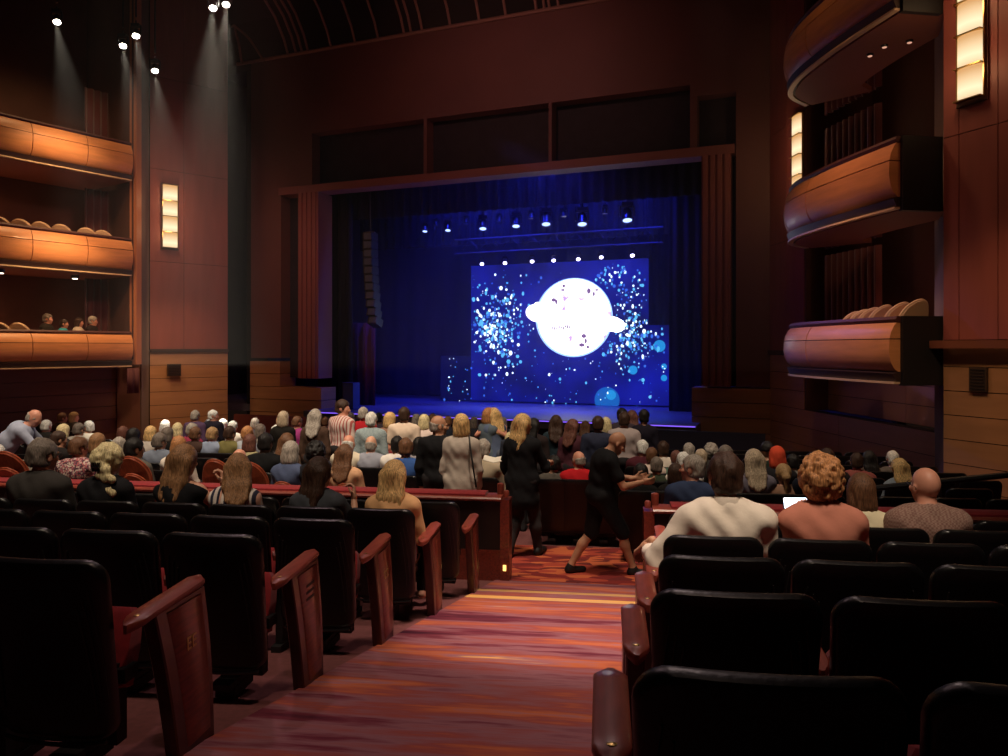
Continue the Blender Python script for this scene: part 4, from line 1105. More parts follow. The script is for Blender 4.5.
for i in range(nb):
    t = i / (nb - 1); px = 370.5 + .2 * t + 4.6 * t ** 2.2; py = 237 + 85 * t
    a, z = on_stage(px, py, .9); c = st(a, .9, z); M = Matrix.Rotation(-ST, 3, 'Z') @ Matrix.Rotation(-.35 * t ** 1.5, 3, 'X')
    m = MB(); m.box(c, (.34, .42, .27), 0, M); b_ = m.build('speaker_box', mat('speaker_black', (.015, .016, .022), .5), la, False)
    m = MB(); m.box(c + M @ Vector((.02, -.215, 0)), (.28, .012, .21), 0, M); m.build('grille', mat('speaker_grille', (.10, .12, .2), .4, metal=.6), b_, False)
a, z = on_stage(370.5, 232, .9); m = MB(); m.tube([st(a, .9, z), st(a, .9, 11.5)], .015, 5); m.box(st(a, .9, z - .02), (.3, .3, .05)); m.build('hanging_frame', STEEL, la, False)
cb = empty('equipment_case', st(ap(351, .1), .1, DK), -ST, 'blue lit equipment case standing at the left end of the stage', 'case')
m = MB(); m.box((0, 0, .46), (.42, .40, .88)); m.build('body', mat('case_blue', (.03, .06, .16), .5), cb, False)
m = MB()
for q in (-1, 1): m.box((q * .19, -.2, .46), (.03, .02, .86))
m.box((0, -.2, .87), (.40, .02, .03)); m.build('metal_edge', STEEL, cb, False)

# ------------------------------------------------------------------ ceiling
CP = [(.4, TOP - .1), (0, TOP), (-.25, 10.55), (-.7, 11.1), (-1.4, 11.6), (-2.4, 12.0), (-4, 12.35), (-7, 12.45), (-36, 12.45)]
mb = MB()
for (w0, z0), (w1, z1) in zip(CP[:-1], CP[1:]):
    q = [st(-24, w0, z0), st(20, w0, z0), st(20, w1, z1), st(-24, w1, z1)]; mb.add(q + [p + Vector((0, 0, .15)) for p in q], [(0, 1, 2, 3), (7, 6, 5, 4), (0, 4, 5, 1), (1, 5, 6, 2), (2, 6, 7, 3), (3, 7, 4, 0)])
struct('ceiling', mb, CEIL, None)
k = 6
def rib(a, r=.045):
    m = MB(); m.tube([st(a, w_ - .03, z_ - .03) for w_, z_ in CP[1:8]], r, 6); o = struct(f'trim_{RIBN[0]}', m, RIB, smooth=True); RIBN[0] += 1
RIBN = [6]
for x, y in ((289, 57), (297, 57), (303, 56), (309, 55), (332, 49), (356, 46), (379, 42), (405, 37.5), (412, 36.5), (423, 34), (451, 29), (480, 23), (506.5, 19), (537, 13), (545, 12), (550, 11), (559, 9.5), (591, 3)): rib(on_stage(x, y, 0)[0])
m = MB(); m.tube([st(ap(238), -.05, TOP), st(1.2, -.05, TOP)], .06, 6); struct(f'trim_{RIBN[0]}', m, RIB); RIBN[0] += 1
apex = st(on_stage(234, 25, -.7)[0], -.7, on_stage(234, 25, -.7)[1])
for x, y in ((218, 52), (242, 64), (264, 61)):
    a, z = on_stage(x, y, -.1); e = st(a, -.1, z); mid = (apex + e) / 2 + Vector((0, 0, .15))
    m = MB(); m.tube(catmull([apex, mid, e], 5), .045, 6); struct(f'trim_{RIBN[0]}', m, RIB, smooth=True); RIBN[0] += 1

# ------------------------------------------------------------------ house spotlights on a dark lighting bridge
HS = [(57, 19, 17.0), (123, 43, 17.6), (136, 33, 17.2), (155, 68, 18.2), (213, 5, 16.2), (226, 1.5, 16.6)]
hn = ['alone at the far left of the ceiling', 'lower of the close pair left of centre on the dark ceiling', 'upper of the close pair on the dark ceiling', 'lowest of the ceiling spotlights, above the red wall', 'bright one of the pair beside the ceiling ribs', 'topmost of the pair beside the ceiling ribs']
for i, (x, y, d) in enumerate(HS):
    c = P(x, y, d); tgt = Vector((c.x + 2.4, c.y - 1.5, ZC - 2.3))
    r_ = moving_head(c, .55, LENSH, 'white hot ceiling spotlight, ' + hn[i], 'ceiling spotlights', (Vector((0, 0, ZC)) - c).normalized() * .6 + Vector((0, 0, -.7)))
    rod = MB(); rod.tube([(0, 0, .36), (0, 0, ZC + 12.4 - c.z)], .02, 5); rod.build('drop_pipe', STEEL, r_)
# ------------------------------------------------------------------ loose chairs
def chair_proto(name, shell_m, pad_m, hb=.98, w=.48):
    r = empty(name, (0, 0, 0)); hw = w / 2
    def arch(sc, y):
        out = []
        for k in range(21):
            a = math.pi * k / 20; out.append(Vector((hw * sc * math.cos(a), y - .16 * (1 - 0) * 0, hb - .26 * 1 + .26 * sc * math.sin(a))))
        out = [Vector((hw * sc, y, .44))] + out + [Vector((-hw * sc, y, .44))]
        return [p + Vector((0, -.10 * (p.z - .44) + .10 * (p.x / hw) ** 2, 0)) for p in out]
    m = MB(); m.loft([arch(.94, -.245), arch(1, -.235), arch(1, -.215), arch(.94, -.205)]); m.build('backrest', shell_m, r)
    m = MB(); m.loft([arch(.86, -.207), arch(.90, -.195), arch(.84, -.17)]); m.build('back_pad', pad_m, r)
    m = MB(); m.tube([p for p in arch(1.0, -.225)], .014, 6); m.build('rim', shell_m, r)
    m = MB(); rr = rrect(.24, .22, -.22, .22, .09, 5); m.loft([[Vector((x * s, y * s, z)) for x, y in rr] for s, z in ((.94, .40), (1, .415), (1, .45), (.94, .475), (.5, .485))]); m.build('seat', pad_m, r)
    for sx in (-1, 1):
        for sy in (-1, 1):
            m = MB(); m.tube([(sx * .19, sy * .18, .41), (sx * .21, sy * .20, 0)], [.022, .015], 6); m.build('leg', WOODDK, r)
    return r
def use(proto, flag, loc, rz, label, group, cat='chair', scale=1.0):
    o = proto if flag[0] else copy_tree2(proto); flag[0] = False
    o.location = loc; o.rotation_euler = (0, 0, rz); o.scale = (scale,) * 3
    return tag(o, label, cat, group)
KID = {}
def copy_tree2(p):
    if p.name not in KID: KID[p.name] = list(p.children)
    c = p.copy(); COL.objects.link(c)
    for k in KID[p.name]:
        d = k.copy(); COL.objects.link(d); d.parent = c
    return c
WCHAIR = chair_proto('wooden_chair', mat('chair_wood', (.26, .055, .025), .35, var=.25, vscale=5, stretch=(6, 6, 1), coat=.3), RED, 1.04, .50); KID[WCHAIR.name] = list(WCHAIR.children); fw = [True]
for px, py, d, what in ((25, 447, 9.0, 'beside the bending man in the light blue shirt'), (24, 463, 8.55, 'in front of the grey-suited man, close to the red rail'), (74, 472, 8.5, 'between the grey-suited man and the curly blonde woman'), (145, 452, 9.0, 'tall one beyond the curly blonde woman, empty'), (146, 469, 8.45, 'against the red rail between the blonde and the long-haired woman'), (226, 455, 9.1, 'just behind the head of the woman in the striped top'), (259, 457, 8.8, 'holding the bald man in the cream shirt'), (291, 477, 8.3, 'against the red rail, left of the dark-haired woman'), (352, 479, 8.25, 'against the red rail, left of the straight-haired blonde')):
    p = P(px, py, d); zf_ = fz(to_uv(p.x, p.y)[1]); hgt = p.z - zf_
    use(WCHAIR, fw, (p.x, p.y, zf_), -B, 'round-backed reddish wooden chair ' + what, 'round-backed wooden chairs', scale=hgt / 1.055).scale.x *= .74
BCHAIR = chair_proto('box_chair', CREAM, CREAM, .92, .46); KID[BCHAIR.name] = list(BCHAIR.children); fb = [True]
o9 = ['first', 'second', 'third', 'fourth', 'fifth', 'sixth']
def box_chairs(lst, zfl, off, path, side, rz, what, group):
    qp = offset_path(path, -off, side)
    for i, (px, py) in enumerate(lst):
        # where the sight line crosses the chair row
        best = None
        for a, b in zip(qp[:-1], qp[1:]):
            pa, pb = CX + F * a[0] / a[1], CX + F * b[0] / b[1]
            if min(pa, pb) <= px <= max(pa, pb): best = on_line(a, b, px)
        if best is None: continue
        hgt = (HY - py) / F * best[1] - zfl
        use(BCHAIR, fb, (best[0], best[1], ZC + zfl), rz, f'cream chair over {what}, {o9[i]} from the left', group, scale=max(.8, min(1.35, hgt / .94)))
box_chairs([(3, 218), (24, 219.8), (44, 223), (64, 225.2), (89, 229), (105, 231.5)], TIERS[1][0] - .10, .55, LP, 1, math.radians(12), 'the middle balcony front across the hall', 'cream chairs in the middle box')
box_chairs([(3, 322), (22, 322.5)], TIERS[0][0] - .10, .55, LP, 1, math.radians(12), 'the lowest balcony front across the hall', 'cream chairs in the lowest box')
box_chairs([(843, 311.5), (851, 309.5), (860, 307.5), (871, 305), (887, 302.5), (902, 299.5)], TIERS[0][0] - .10, .45, RP, -1, math.radians(22), 'the lowest balcony front on the near wall', 'cream chairs in the near box')

# ------------------------------------------------------------------ curtains in the boxes
def drape(A, Bp, z0, z1, label, m=CURTAIN, amp=.05, per=.22):
    L = math.hypot(Bp[0] - A[0], Bp[1] - A[1]); k = max(8, int(L / per * 8)); d = Vector((Bp[0] - A[0], Bp[1] - A[1])) / L; n = Vector((-d.y, d.x)); mb = MB(); r = []
    for i in range(k + 1):
        t = i / k; o = amp * math.sin(2 * math.pi * t * L / per); r.append((A[0] + d.x * L * t + n.x * o, A[1] + d.y * L * t + n.y * o))
    mb.add([Vector((x, y, ZC + z0)) for x, y in r] + [Vector((x, y, ZC + z1)) for x, y in r], [(i, i + 1, k + 2 + i, k + 1 + i) for i in range(k)])
    o = mb.build('box_curtain', m); md = o.modifiers.new('thickness', 'SOLIDIFY'); md.thickness = .015
    return tag(o, label, 'curtain')
qp = offset_path(LP, -1.3, 1); q2 = offset_path(LP, -2.2, 1)
for (zb, zt, nm), nx in zip(TIERS, (2.37, 5.12, 8.2)):
    drape(on_line(qp[0], qp[3], 124) if False else qp[0], lerp2(qp[0], qp[3], .9), zb - .08, nx - .24, f'dark red curtain at the stage end of the {nm} box across the hall')
for (zb, zt, nm), nx in zip(RT, (2.37, 5.3, 8.2)):
    drape((7.45, 17.6), (7.75, 15.6), zb - .08, nx - .24, f'dark red curtain at the back of the {nm} box on the near wall')
drape(plan(127, 22.4), plan(138, 22.7), -1.35, -.6, 'short dark curtain hanging under the lowest balcony end across the hall', mat('plum_cloth', (.09, .03, .04), .9), .04, .2)

# ------------------------------------------------------------------ downlights under the balcony boxes
for px, py, d, nm in ((0.5, 273, 20.6, 'edge one'), (75, 278.5, 22.6, 'middle one')):
    c = P(px, py, d); r = empty('downlight', c, 0, f'small bright downlight under the middle box across the hall, {nm}', 'light', 'downlights across the hall')
    m = MB(); m.lathe([(0, 0), (.09, 0), (.11, .03), (.11, .10), (0, .10)]); m.build('can', STEEL, r); m = MB(); m.lathe([(0, -.02), (.07, -.015), (.075, -.002), (0, -.002)]); m.build('lens', emis('downlight_lens', (1, .85, .65), 6), r)
    spot('box_downlight', c - Vector((0, 0, .05)), c - Vector((0, 0, 3)), 14, (1, .62, .35), 100, .8, .04)
for i, (px, py, d) in enumerate(((884.5, 87, 13.2), (909.5, 68, 13.0), (870, 68, 13.6))):
    c = P(px, py, d); c.z = ZC + RT[2][0] - .235; r = empty('downlight', c, 0, f'small dim downlight under the upper box of the near wall, {o9[i]} of three', 'light', 'downlights on the near wall')
    m = MB(); m.lathe([(0, 0), (.05, 0), (.06, .02), (.06, .04), (0, .04)]); m.build('can', STEEL, r); m = MB(); m.lathe([(0, -.012), (.035, -.01), (.04, -.002), (0, -.002)]); m.build('lens', emis('downlight_dim', (.9, .45, .3), .8), r)

# ------------------------------------------------------------------ the people close by
CL = cloth
DKSUIT = cloth((.030, .026, .024)); BLK = cloth((.008, .008, .010)); DENIM = cloth((.05, .07, .12)); DARKTR = cloth((.02, .018, .02))
STRIPEM = ramp_mat('striped_cloth', [(0, (.62, .55, .50)), (.26, (.02, .02, .04)), (.46, (.66, .36, .27)), (.60, (.68, .60, .54)), (.80, (.03, .03, .06))], 2.2, (1, 1, .12), kind='wave', distort=.4)
FLORAL = ramp_mat('floral_cloth', [(0, (.08, .04, .05)), (.3, (.40, .12, .13)), (.5, (.55, .44, .38)), (.8, (.22, .08, .12))], 62, (1, 1, 1), kind='voronoi')
CHECK = ramp_mat('checked_cloth', [(0, (.20, .105, .085)), (.5, (.29, .18, .145))], 75, (1, 1, 1), kind='magic')
PLAID = ramp_mat('plaid_cloth', [(0, (.20, .26, .28)), (.5, (.33, .40, .42))], 40, (1, 1, 1), kind='magic')
REDSTR = ramp_mat('red_striped_cloth', [(0, (.62, .50, .45)), (.6, (.38, .10, .09))], 6.0, (1, 0, 0), kind='wave')
WHITE = cloth((.78, .70, .60)); SALMON = cloth((.52, .20, .14)); CREAMC = cloth((.72, .64, .44))
def at_row(px, v):
    d = seat_depth(px, v); return Vector(((px - CX) / F * d, d, fz(v)))
VL = 5.31 + .26; VR = 4.08 + .26; VR2 = 4.93 + .27
RZ = -B
# row of six
J = pose('sit', True, yaw=-14, pitch=-4, girth=1.12)
person('person', 'man in dark grey suit and glasses with cropped greying hair, end of his row', at_row(50, VL), RZ, J, .0115, 'pink', 'short', 'dkgrey', DKSUIT, 'long', DARKTR, hands={}, eyes=True, sc=1.02)
def add_glasses(root, J, m):
    H, c = J['H'], J['hc']; s = HS_(J); g = MB(); tr = lambda *p: c + H @ (V(*p) * s)
    for sd in (-1, 1):
        g.tube([tr(sd * (.034 + .022 * math.cos(a)), .104, .004 + .018 * math.sin(a)) for a in np.linspace(0, 2 * math.pi, 13)], .0022, 5, False)
        g.tube([tr(sd * .056, .102, .008), tr(sd * .079, .05, .008), tr(sd * .082, -.02, .004), tr(sd * .078, -.035, -.012)], .0024, 5)
    g.tube([tr(-.012, .106, .006), tr(.012, .106, .006)], .0022, 5); g.build('glasses', m, root)
GLS = mat('glasses_frame', (.02, .012, .01), .3)
add_glasses(bpy.data.objects['person'], J, GLS)
J = pose('sit', False, yaw=-4)
p_ = person('person', 'woman with curly blonde updo held by a dark clip, in black top', at_row(115, VL), RZ, J, .0115, 'fair', 'updo', 'paleblonde', BLK, 'long', DARKTR, hands={}, eyes=False)
m = MB(); H, c = J['H'], J['hc']
for k in range(5):
    m.tube([c + H @ V(-.03 + .015 * k, -.150, .005), c + H @ V(-.032 + .016 * k, -.160, -.03), c + H @ V(-.03 + .015 * k, -.150, -.065)], .006, 5)
m.tube([c + H @ V(-.035, -.155, -.03), c + H @ V(.037, -.155, -.03)], .012, 6); m.build('hair_clip', BLACKGLOSS, p_)
J = pose('sit', False, yaw=-10, roll=4, arms={'elR': (.12, .16, -.20), 'wrR': (.06, .24, .02)})
person('person', 'woman with long light brown hair in a dark strappy top, hand at her chin', at_row(189, VL), RZ, J, .0115, 'fair', 'long', 'ltbrown', BLK, 'none', DARKTR, hands={'R': ((-.15, .1, 1), (-.8, -.3, 0), .9)}, neck=.06, top_extra=lambda X, Y, Z, F_: np.maximum(F_, -peval(cap(V(-.3, -.05, 1.05), V(.3, -.05, 1.05), .13, .13), np.abs(X) * 0 + X, Y, Z)))
J = pose('sit', False, yaw=18, pitch=-14, lean=.15, roll=-4)
person('person', 'woman with long streaked brown hair in a black and white striped top', at_row(238, VL), RZ, J, .0115, 'fair', 'long', 'ltbrown', STRIPEM, 'long', cloth((.5, .46, .42)), hands={}, sc=.94)
J = pose('sit', False, yaw=-22, arms={'elR': (.11, .15, -.22), 'wrR': (.05, .27, -.02)})
person('person', 'woman with thick dark brown hair in a dark grey top, arm raised', at_row(323, VL), RZ, J, .0115, 'fair', 'long', 'dkbrown', cloth((.05, .055, .065)), 'short', DARKTR, hands={'R': ((-.1, .3, 1), (-.8, -.2, .2), .8)}, sc=.94)
J = pose('sit', False, yaw=-3)
person('person', 'woman with long straight golden blonde hair beside the aisle, light orange top', at_row(397, VL), RZ, J, .0115, 'fair', 'verylong', 'blonde', cloth((.62, .36, .17)), 'long', DARKTR, hands={}, sc=.93)
# right block
J = pose('sit', True, yaw=6, girth=1.08, arms={'elL': (-.19, .02, -.25), 'wrL': (-.225, .25, -.215)})
J['cuff'] = .60
pm = person('person', 'man in a white shirt with neat dark brown hair, arm on the aisle armrest', at_row(723, VR), RZ, J, .0105, 'tan', 'short', 'dkbrown', WHITE, 'long', DARKTR, hands={'L': ((-.45, .65, -.55), (.3, 0, -1), .5)}, wr=.012)
m = MB(); a = J['nb'] + V(0, -.004, .012)
for r0, z0 in ((.072, -.03), (.069, .0), (.065, .022)): pass
rings = [[Vector((a[0] + r * math.cos(t), a[1] + .004 + r * 1.05 * math.sin(t), a[2] + z - .012 * math.sin(t))) for t in np.linspace(-math.pi * 1.5 + .25, math.pi * .5 - .25, 22)] for r, z in ((.084, -.030), (.078, .002), (.069, .024), (.064, .022), (.066, -.02))]
m.loft(rings, False, False).build('collar', WHITE, pm)
J = pose('sit', False, yaw=-4, girth=1.12, arms={'elL': (-.08, .16, -.26), 'wrL': (-.03, .40, -.20)})
base = at_row(817, VR); q_ = P(795.5, 503.5, 4.62) - base; cs, sn = math.cos(-RZ), math.sin(-RZ)
PL = V(q_.x * cs - q_.y * sn, q_.x * sn + q_.y * cs, q_.z)
J['wrL'] = PL + V(.03, -.05, -.10); J['elL'] = (J['shL'] + J['wrL']) / 2 + V(-.03, -.02, -.12)
JC = J; pc = person('person', 'woman with big curly ginger blonde hair in a salmon pink top', at_row(817, VR), RZ, J, .0110, 'pink', 'curly', 'ginger', SALMON, 'long', DARKTR, hands={'L': ((-.1, .3, 1), (.3, .9, .2), .6)})
J = pose('sit', False, yaw=-8)
person('person', 'girl with wavy brown shoulder-length hair in a cream top', at_row(858, VR2 + .1), RZ, J, .0115, 'fair', 'bob', 'brown', CREAMC, 'short', DARKTR, hands={}, sc=.91)
J = pose('sit', True, yaw=12, girth=1.2)
pb = person('person', 'bald man with glasses in a brown checked shirt, seated alone', at_row(921, VR2), RZ, J, .0110, 'pink', None, None, CHECK, 'short', DARKTR, hands={}, eyes=True, wr=.008, sc=.955)
add_glasses(pb, J, GLS)
d_ = 7.45; p = P(691, 457, d_); v_ = to_uv(p.x, p.y)[1]
J = pose('sit', True, yaw=62, pitch=2)
pg = person('person', 'grey-haired man in navy jacket turned sideways beyond the red rail', (p.x, p.y, fz(v_)), RZ, J, .0115, 'pink', 'short', 'grey', cloth((.03, .045, .10)), 'long', DARKTR, hands={}, eyes=True)
new_seat(*to_uv(p.x + .05, p.y - .27), 'dark theatre seat under the grey-haired man turned sideways', 'seats under seated people')
# the phone
ph = empty('phone', P(795.5, 503.5, 4.62), 0, 'phone with a glowing white screen held by the curly-haired woman', 'phone')
ph.rotation_euler = (Matrix.Rotation(RZ + .1, 3, 'Z') @ Matrix.Rotation(-.4, 3, 'X') @ Matrix.Rotation(math.pi / 2, 3, 'Y')).to_euler()
m = MB(); m.loft([[Vector((x * s, y, z * s)) for x, z in rrect(.037, .037, -.076, .076, .01, 4)] for s, y in ((.95, -.004), (1, -.002), (1, .003), (.95, .005))]); m.build('body', BLACKGLOSS, ph)
m = MB(); m.loft([[Vector((x, y, z)) for x, z in rrect(.034, .034, -.071, .071, .008, 4)] for y in (-.0055, -.0042)]); m.build('screen', emis('phone_screen', (.75, .85, 1), 4), ph)

# walkers on the cross aisle
p = P(522, 560, 8.75); gz = fz(to_uv(p.x, p.y)[1]) + .012
J = pose('stand', False, yaw=-25, lean=.04, arms={'elR': (.10, .08, -.27), 'wrR': (.05, .30, -.24), 'elL': (-.08, .05, -.28), 'wrL': (-.10, .22, -.40)}, legs={'knR': (.13, .08, .46), 'anR': (.16, .10, .085), 'knL': (-.06, .02, .46), 'anL': (-.10, -.16, .10)}, girth=1.12)
person('person', 'woman with long blonde hair in black clothes standing where the aisle ends', (p.x, p.y, gz), -.35, J, .0125, 'fair', 'long', 'blonde', BLK, 'long', cloth((.035, .03, .032)), hands={'R': ((.1, 1, .1), (0, 0, -1), .7)}, shoes=BLACKP, tunic=.22, hem=.55, tops_name='tunic')
p = P(600, 582, 7.75); gz = fz(to_uv(p.x, p.y)[1]) + .012
J = pose('stand', True, yaw=0, pitch=-34, lean=.16, arms={'elR': (.07, .14, -.27), 'wrR': (-.04, .40, -.24), 'elL': (-.07, .16, -.25), 'wrL': (.02, .40, -.25)}, legs={'knR': (.09, .24, .50), 'anR': (.09, .36, .10), 'knL': (-.09, -.08, .47), 'anL': (-.09, -.32, .10)}, girth=1.18, bend={'hc': V(0, .20, 1.50)})
person('person', 'bald man in black polo shirt and shorts walking across, looking down at his hands', (p.x, p.y, gz), -math.pi / 2 + .12, J, .0125, 'tan', None, None, BLK, 'short', cloth((.012, .012, .014)), hands={'R': ((.2, 1, .1), (-1, 0, .3), .6), 'L': ((-.2, 1, .1), (1, 0, .3), .6)}, shoes=BLACKP, legcut=.12, hem=.72, sc=.90, binf=.027)
p = P(441, 418, 8.9); gz = fz(to_uv(p.x, p.y)[1])
J = pose('stand', True, yaw=-62, pitch=-4, girth=1.1)
person('person', 'bald man in a black jacket standing behind the red rail, face turned sideways', (p.x - .03, p.y, gz), RZ, J, .0125, 'tan', 'bald', 'grey', BLK, 'long', DARKTR, hands={}, eyes=True, shoes=BLACKP, sc=.96)
p = P(461, 421, 8.8); gz = fz(to_uv(p.x, p.y)[1])
J = pose('stand', False, yaw=12, girth=1.15)
pw_ = person('person', 'woman with short reddish blonde hair in a pale grey blouse with a shoulder strap', (p.x, p.y, gz), RZ, J, .0125, 'fair', 'bob', 'blonde', cloth((.42, .36, .31)), 'long', cloth((.35, .3, .26)), hands={}, sc=1.0, tunic=.15, hem=.68, wr=.007, shoes=BLACKP, tops_name='blouse')
m = MB(); n_ = J['nb']; m.tube([n_ + V(.07, .06, .03), n_ + V(.10, -.02, .045), n_ + V(.13, -.13, -.08), n_ + V(.17, -.165, -.3), n_ + V(.20, -.12, -.55)], .010, 6); m.build('bag_strap', BLACKP, pw_)
# ------------------------------------------------------------------ the crowd
ROWV = [8.75 + .92 * k for k in range(11)]
CACHE = {}
def cached(key, fn):
    if key not in CACHE: CACHE[key] = fn()
    return CACHE[key]
FJ = {}
def fpose(kind, male, var):
    k = (kind, male, var)
    if k not in FJ:
        y = {0: 0, 1: 28, 2: -28, 3: 65, 4: -65}[var]
        FJ[k] = pose(kind, male, yaw=y, pitch=-5, girth=1.08 if male else 1.0)
    return FJ[k]
def inst(name, me, parent, m):
    o = link(name, me, parent); s = o.material_slots[0]; s.link = 'OBJECT'; s.material = m; return o
HF = .019
def far_fig(loc, rz, sc, kind, male, var, style, hc, skin, top, sleeve, label, group, bottom=None):
    J = fpose(kind, male, var); K = (kind, male, var)
    r = empty('person', loc, rz, label, 'person', group); r.scale = (sc,) * 3
    inst('body', cached(('b',) + K, lambda: body_mesh(J, HF, None, SKIN['fair'])), r, SKIN[skin])
    def mk():
        pr = torso(J, .018) + (arms_p(J, .016) if sleeve == 'long' else arms_p(J, .02, False, .62))
        return sdf_mesh('shirt', pr, HF, cloth_post(J, J['pel'][2] - .10, .006), 1, WHITE)
    inst('shirt', cached(('s', sleeve) + K, mk), r, top)
    inst('trousers', cached(('t',) + K, lambda: sdf_mesh('trousers', [ell(J['pel'], V(.19 * J['g'], .15 * J['g'], .15), None, .04)] + legs_p(J, .018) + feet_p(J, .008), .022, lambda X, Y, Z, F_: np.maximum(F_, Z - J['pel'][2] - .08), 1, DARKTR)), r, bottom or DARKTR)
    if style: inst('hair', cached(('h', style) + K, lambda: sdf_mesh('hair', hair_p(J, style), .0135, hair_post(J, style), 1, HAIR['brown'])), r, HAIR[hc])
    return r
PLACED = {k: [] for k in range(len(ROWV))}
def sitter(px, yt, style, hc, skin, col, male, label, var=0, sleeve='long', row=None):
    best = None
    for k, v in enumerate(ROWV):
        if row is not None and k != row: continue
        d = seat_depth(px, v); y = HY - F * (floor_rel(v) + 1.265) / d
        if best is None or abs(y - yt) < best[0]: best = (abs(y - yt), k, v, d)
    _, k, v, d = best
    u = to_uv((px - CX) / F * d, d)[0]
    zt = (HY - yt) / F * d; sc = max(.87, min(1.09, (zt - floor_rel(v)) / 1.265))
    for q in PLACED[k]:
        if abs(q - u) < .30: u = q + (.32 if u > q else -.32); break
    PLACED[k].append(u)
    top = col if not isinstance(col, str) else cloth(C(col))
    return far_fig(uv(u, v, fz(v)), RZ + random.uniform(-.2, .2), sc, 'sit', male, var, style, hc, skin, top, sleeve, label, 'seated audience members')
def stander(px, yt, d, style, hc, skin, col, male, label, var=0, rz=0.0, sleeve='long', bottom=None):
    p = P(px, yt, d); v = to_uv(p.x, p.y)[1]; H = 1.68 if male else 1.63
    sc = max(.88, min(1.1, (p.z - fz(v)) / H)); top = col if not isinstance(col, str) else cloth(C(col))
    return far_fig(Vector((p.x, p.y, fz(v))), RZ + rz, sc, 'stand', male, var, style, hc, skin, top, sleeve, label, 'standing audience members', bottom)
S = sitter
T, Fm = True, False
# left third
S(1, 444, 'bob', 'white', 'fair', FLORAL, Fm, 'white-haired woman in a patterned top at the picture edge, beyond the grey-suited man', 0, row=0)
S(44, 438, 'short', 'grey', 'fair', '8a8074', T, 'grey-haired man in a grey shirt, directly beyond the grey-suited man', 1)
S(83, 437, 'short', 'brown', 'pink', FLORAL, T, 'brown-haired person in a red and white floral shirt, looking right', 2)
S(63, 431, 'short', 'dkbrown', 'tan', '1a1514', T, 'dark-haired man in black beyond the floral shirt', 2)
S(101, 433, 'bob', 'ltbrown', 'fair', '2a2422', Fm, 'woman with light brown bob behind the curly blonde woman', 0)
S(119, 437, 'short', 'grey', 'fair', '4c4a48', T, 'grey-haired man in a charcoal top just right of the curly blonde woman', 1)
S(36, 412, 'bob', 'dkgrey', 'fair', '15120f', Fm, 'woman with dark grey bob facing the bending man in light blue', 0)
S(49, 420, 'short', 'white', 'pink', '23201e', T, 'white-haired man in black, near the bending man in light blue', 0)
S(65, 413, 'short', 'brown', 'pink', '2c1512', T, 'brown-haired man in dark red, back row under the lowest balcony', 2)
S(75, 412, 'bob', 'darkblonde', 'fair', '38302a', Fm, 'woman with dark blonde bob, back row under the lowest balcony', 4)
S(67, 424, 'bob', 'paleblonde', 'fair', '2b2623', Fm, 'woman with bright pale blonde hair below the two heads under the balcony', 0)
S(82, 423, 'short', 'dkgrey', 'fair', 'a39c92', T, 'man in a pale grey shirt leaning among people in black', 0)
S(91, 421, 'short', 'white', 'fair', 'd8d2c6', T, 'white-haired man in a white shirt beside the pale grey shirt', 3)
S(125, 426, 'short', 'auburn', 'pink', '8b5b36', Fm, 'auburn-haired person in a tan top, left of two black-haired people', 0)
S(137, 428, 'bob', 'black', 'tan', '0d0c0c', Fm, 'woman with black bob in black, right of the tan top', 0)
S(139, 438, 'short', 'black', 'tan', '5a554e', T, 'black-haired man in grey above the tall empty wooden chair', 2)
S(153, 426, 'bob', 'blonde', 'fair', 'b5aca2', Fm, 'woman with blonde bob in a pale top before the tan boarded wall', 0)
S(162, 433, 'short', 'dkgrey', 'fair', '6b7382', T, 'dark grey-haired man in a blue grey shirt between pale and black tops', 2)
S(167, 420, 'bob', 'white', 'fair', '6d6761', Fm, 'white-haired woman in grey against the boarded wall', 0)
S(168, 427, 'bob', 'dkgrey', 'fair', '0c0b0b', Fm, 'dark grey-haired woman in black, left of the red and white top', 0)
S(179, 423, 'bob', 'paleblonde', 'fair', 'b02038', Fm, 'pale blonde woman in a bright red and white top', 0)
S(187, 423, 'short', 'grey', 'fair', '8c3048', T, 'grey-haired person in wine red beside the bright red top', 0)
S(181, 436, 'bob', 'ginger', 'fair', 'ddd2c6', Fm, 'reddish blonde woman in white above the long light brown hair', 0)
S(198, 427, 'short', 'brown', 'pink', '3c2a24', T, 'brown-haired man between the wine red and light blue tops', 0)
S(206, 427, 'short', 'darkblonde', 'pink', '7f8aa0', T, 'sandy-haired man in a light blue shirt before a dark seat back', 0)
S(218, 426, 'short', 'dkbrown', 'tan', '68623a', T, 'dark-haired man in a mustard green shirt', 0)
S(225, 419, 'short', 'white', 'pink', '5b3a70', T, 'white-haired man in purple above the mustard green shirt', 0)
S(234, 421, 'short', 'white', 'pink', 'd8cfc4', T, 'white-haired man in a white shirt, right of the purple top', 0)
S(244, 426, 'short', 'ginger', 'pink', '9aa0a8', T, 'ginger-haired man in a pale grey shirt', 0)
S(252, 434, 'bob', 'auburn', 'pink', 'a39a76', Fm, 'woman with auburn hair in an olive cream top', 0)
S(262, 424, 'bob', 'dkgrey', 'fair', '9b948a', Fm, 'grey-haired woman in pale grey, left of a bright white head', 0)
S(265, 425, 'short', 'white', 'pink', 'c9bfa8', T, 'bright white-haired man in a cream top, by the woman in brown', 0)
S(268, 433, 'short', 'black', 'brown', '0c0c0e', T, 'large black-haired man in a black top, right of the bald cream-shirted man', 0, row=1)
S(243, 448, 'bald', 'white', 'pink', 'd9cfa8', T, 'bald man in a cream shirt on a wooden chair', 0, row=0)
S(290, 433, 'long', 'brown', 'fair', '6c5a4e', Fm, 'woman with long brown hair left of the tall woman in brown', 0)
S(294, 441, 'bob', 'grey', 'fair', '46506c', Fm, 'grey-haired woman in a denim blue shirt', 0)
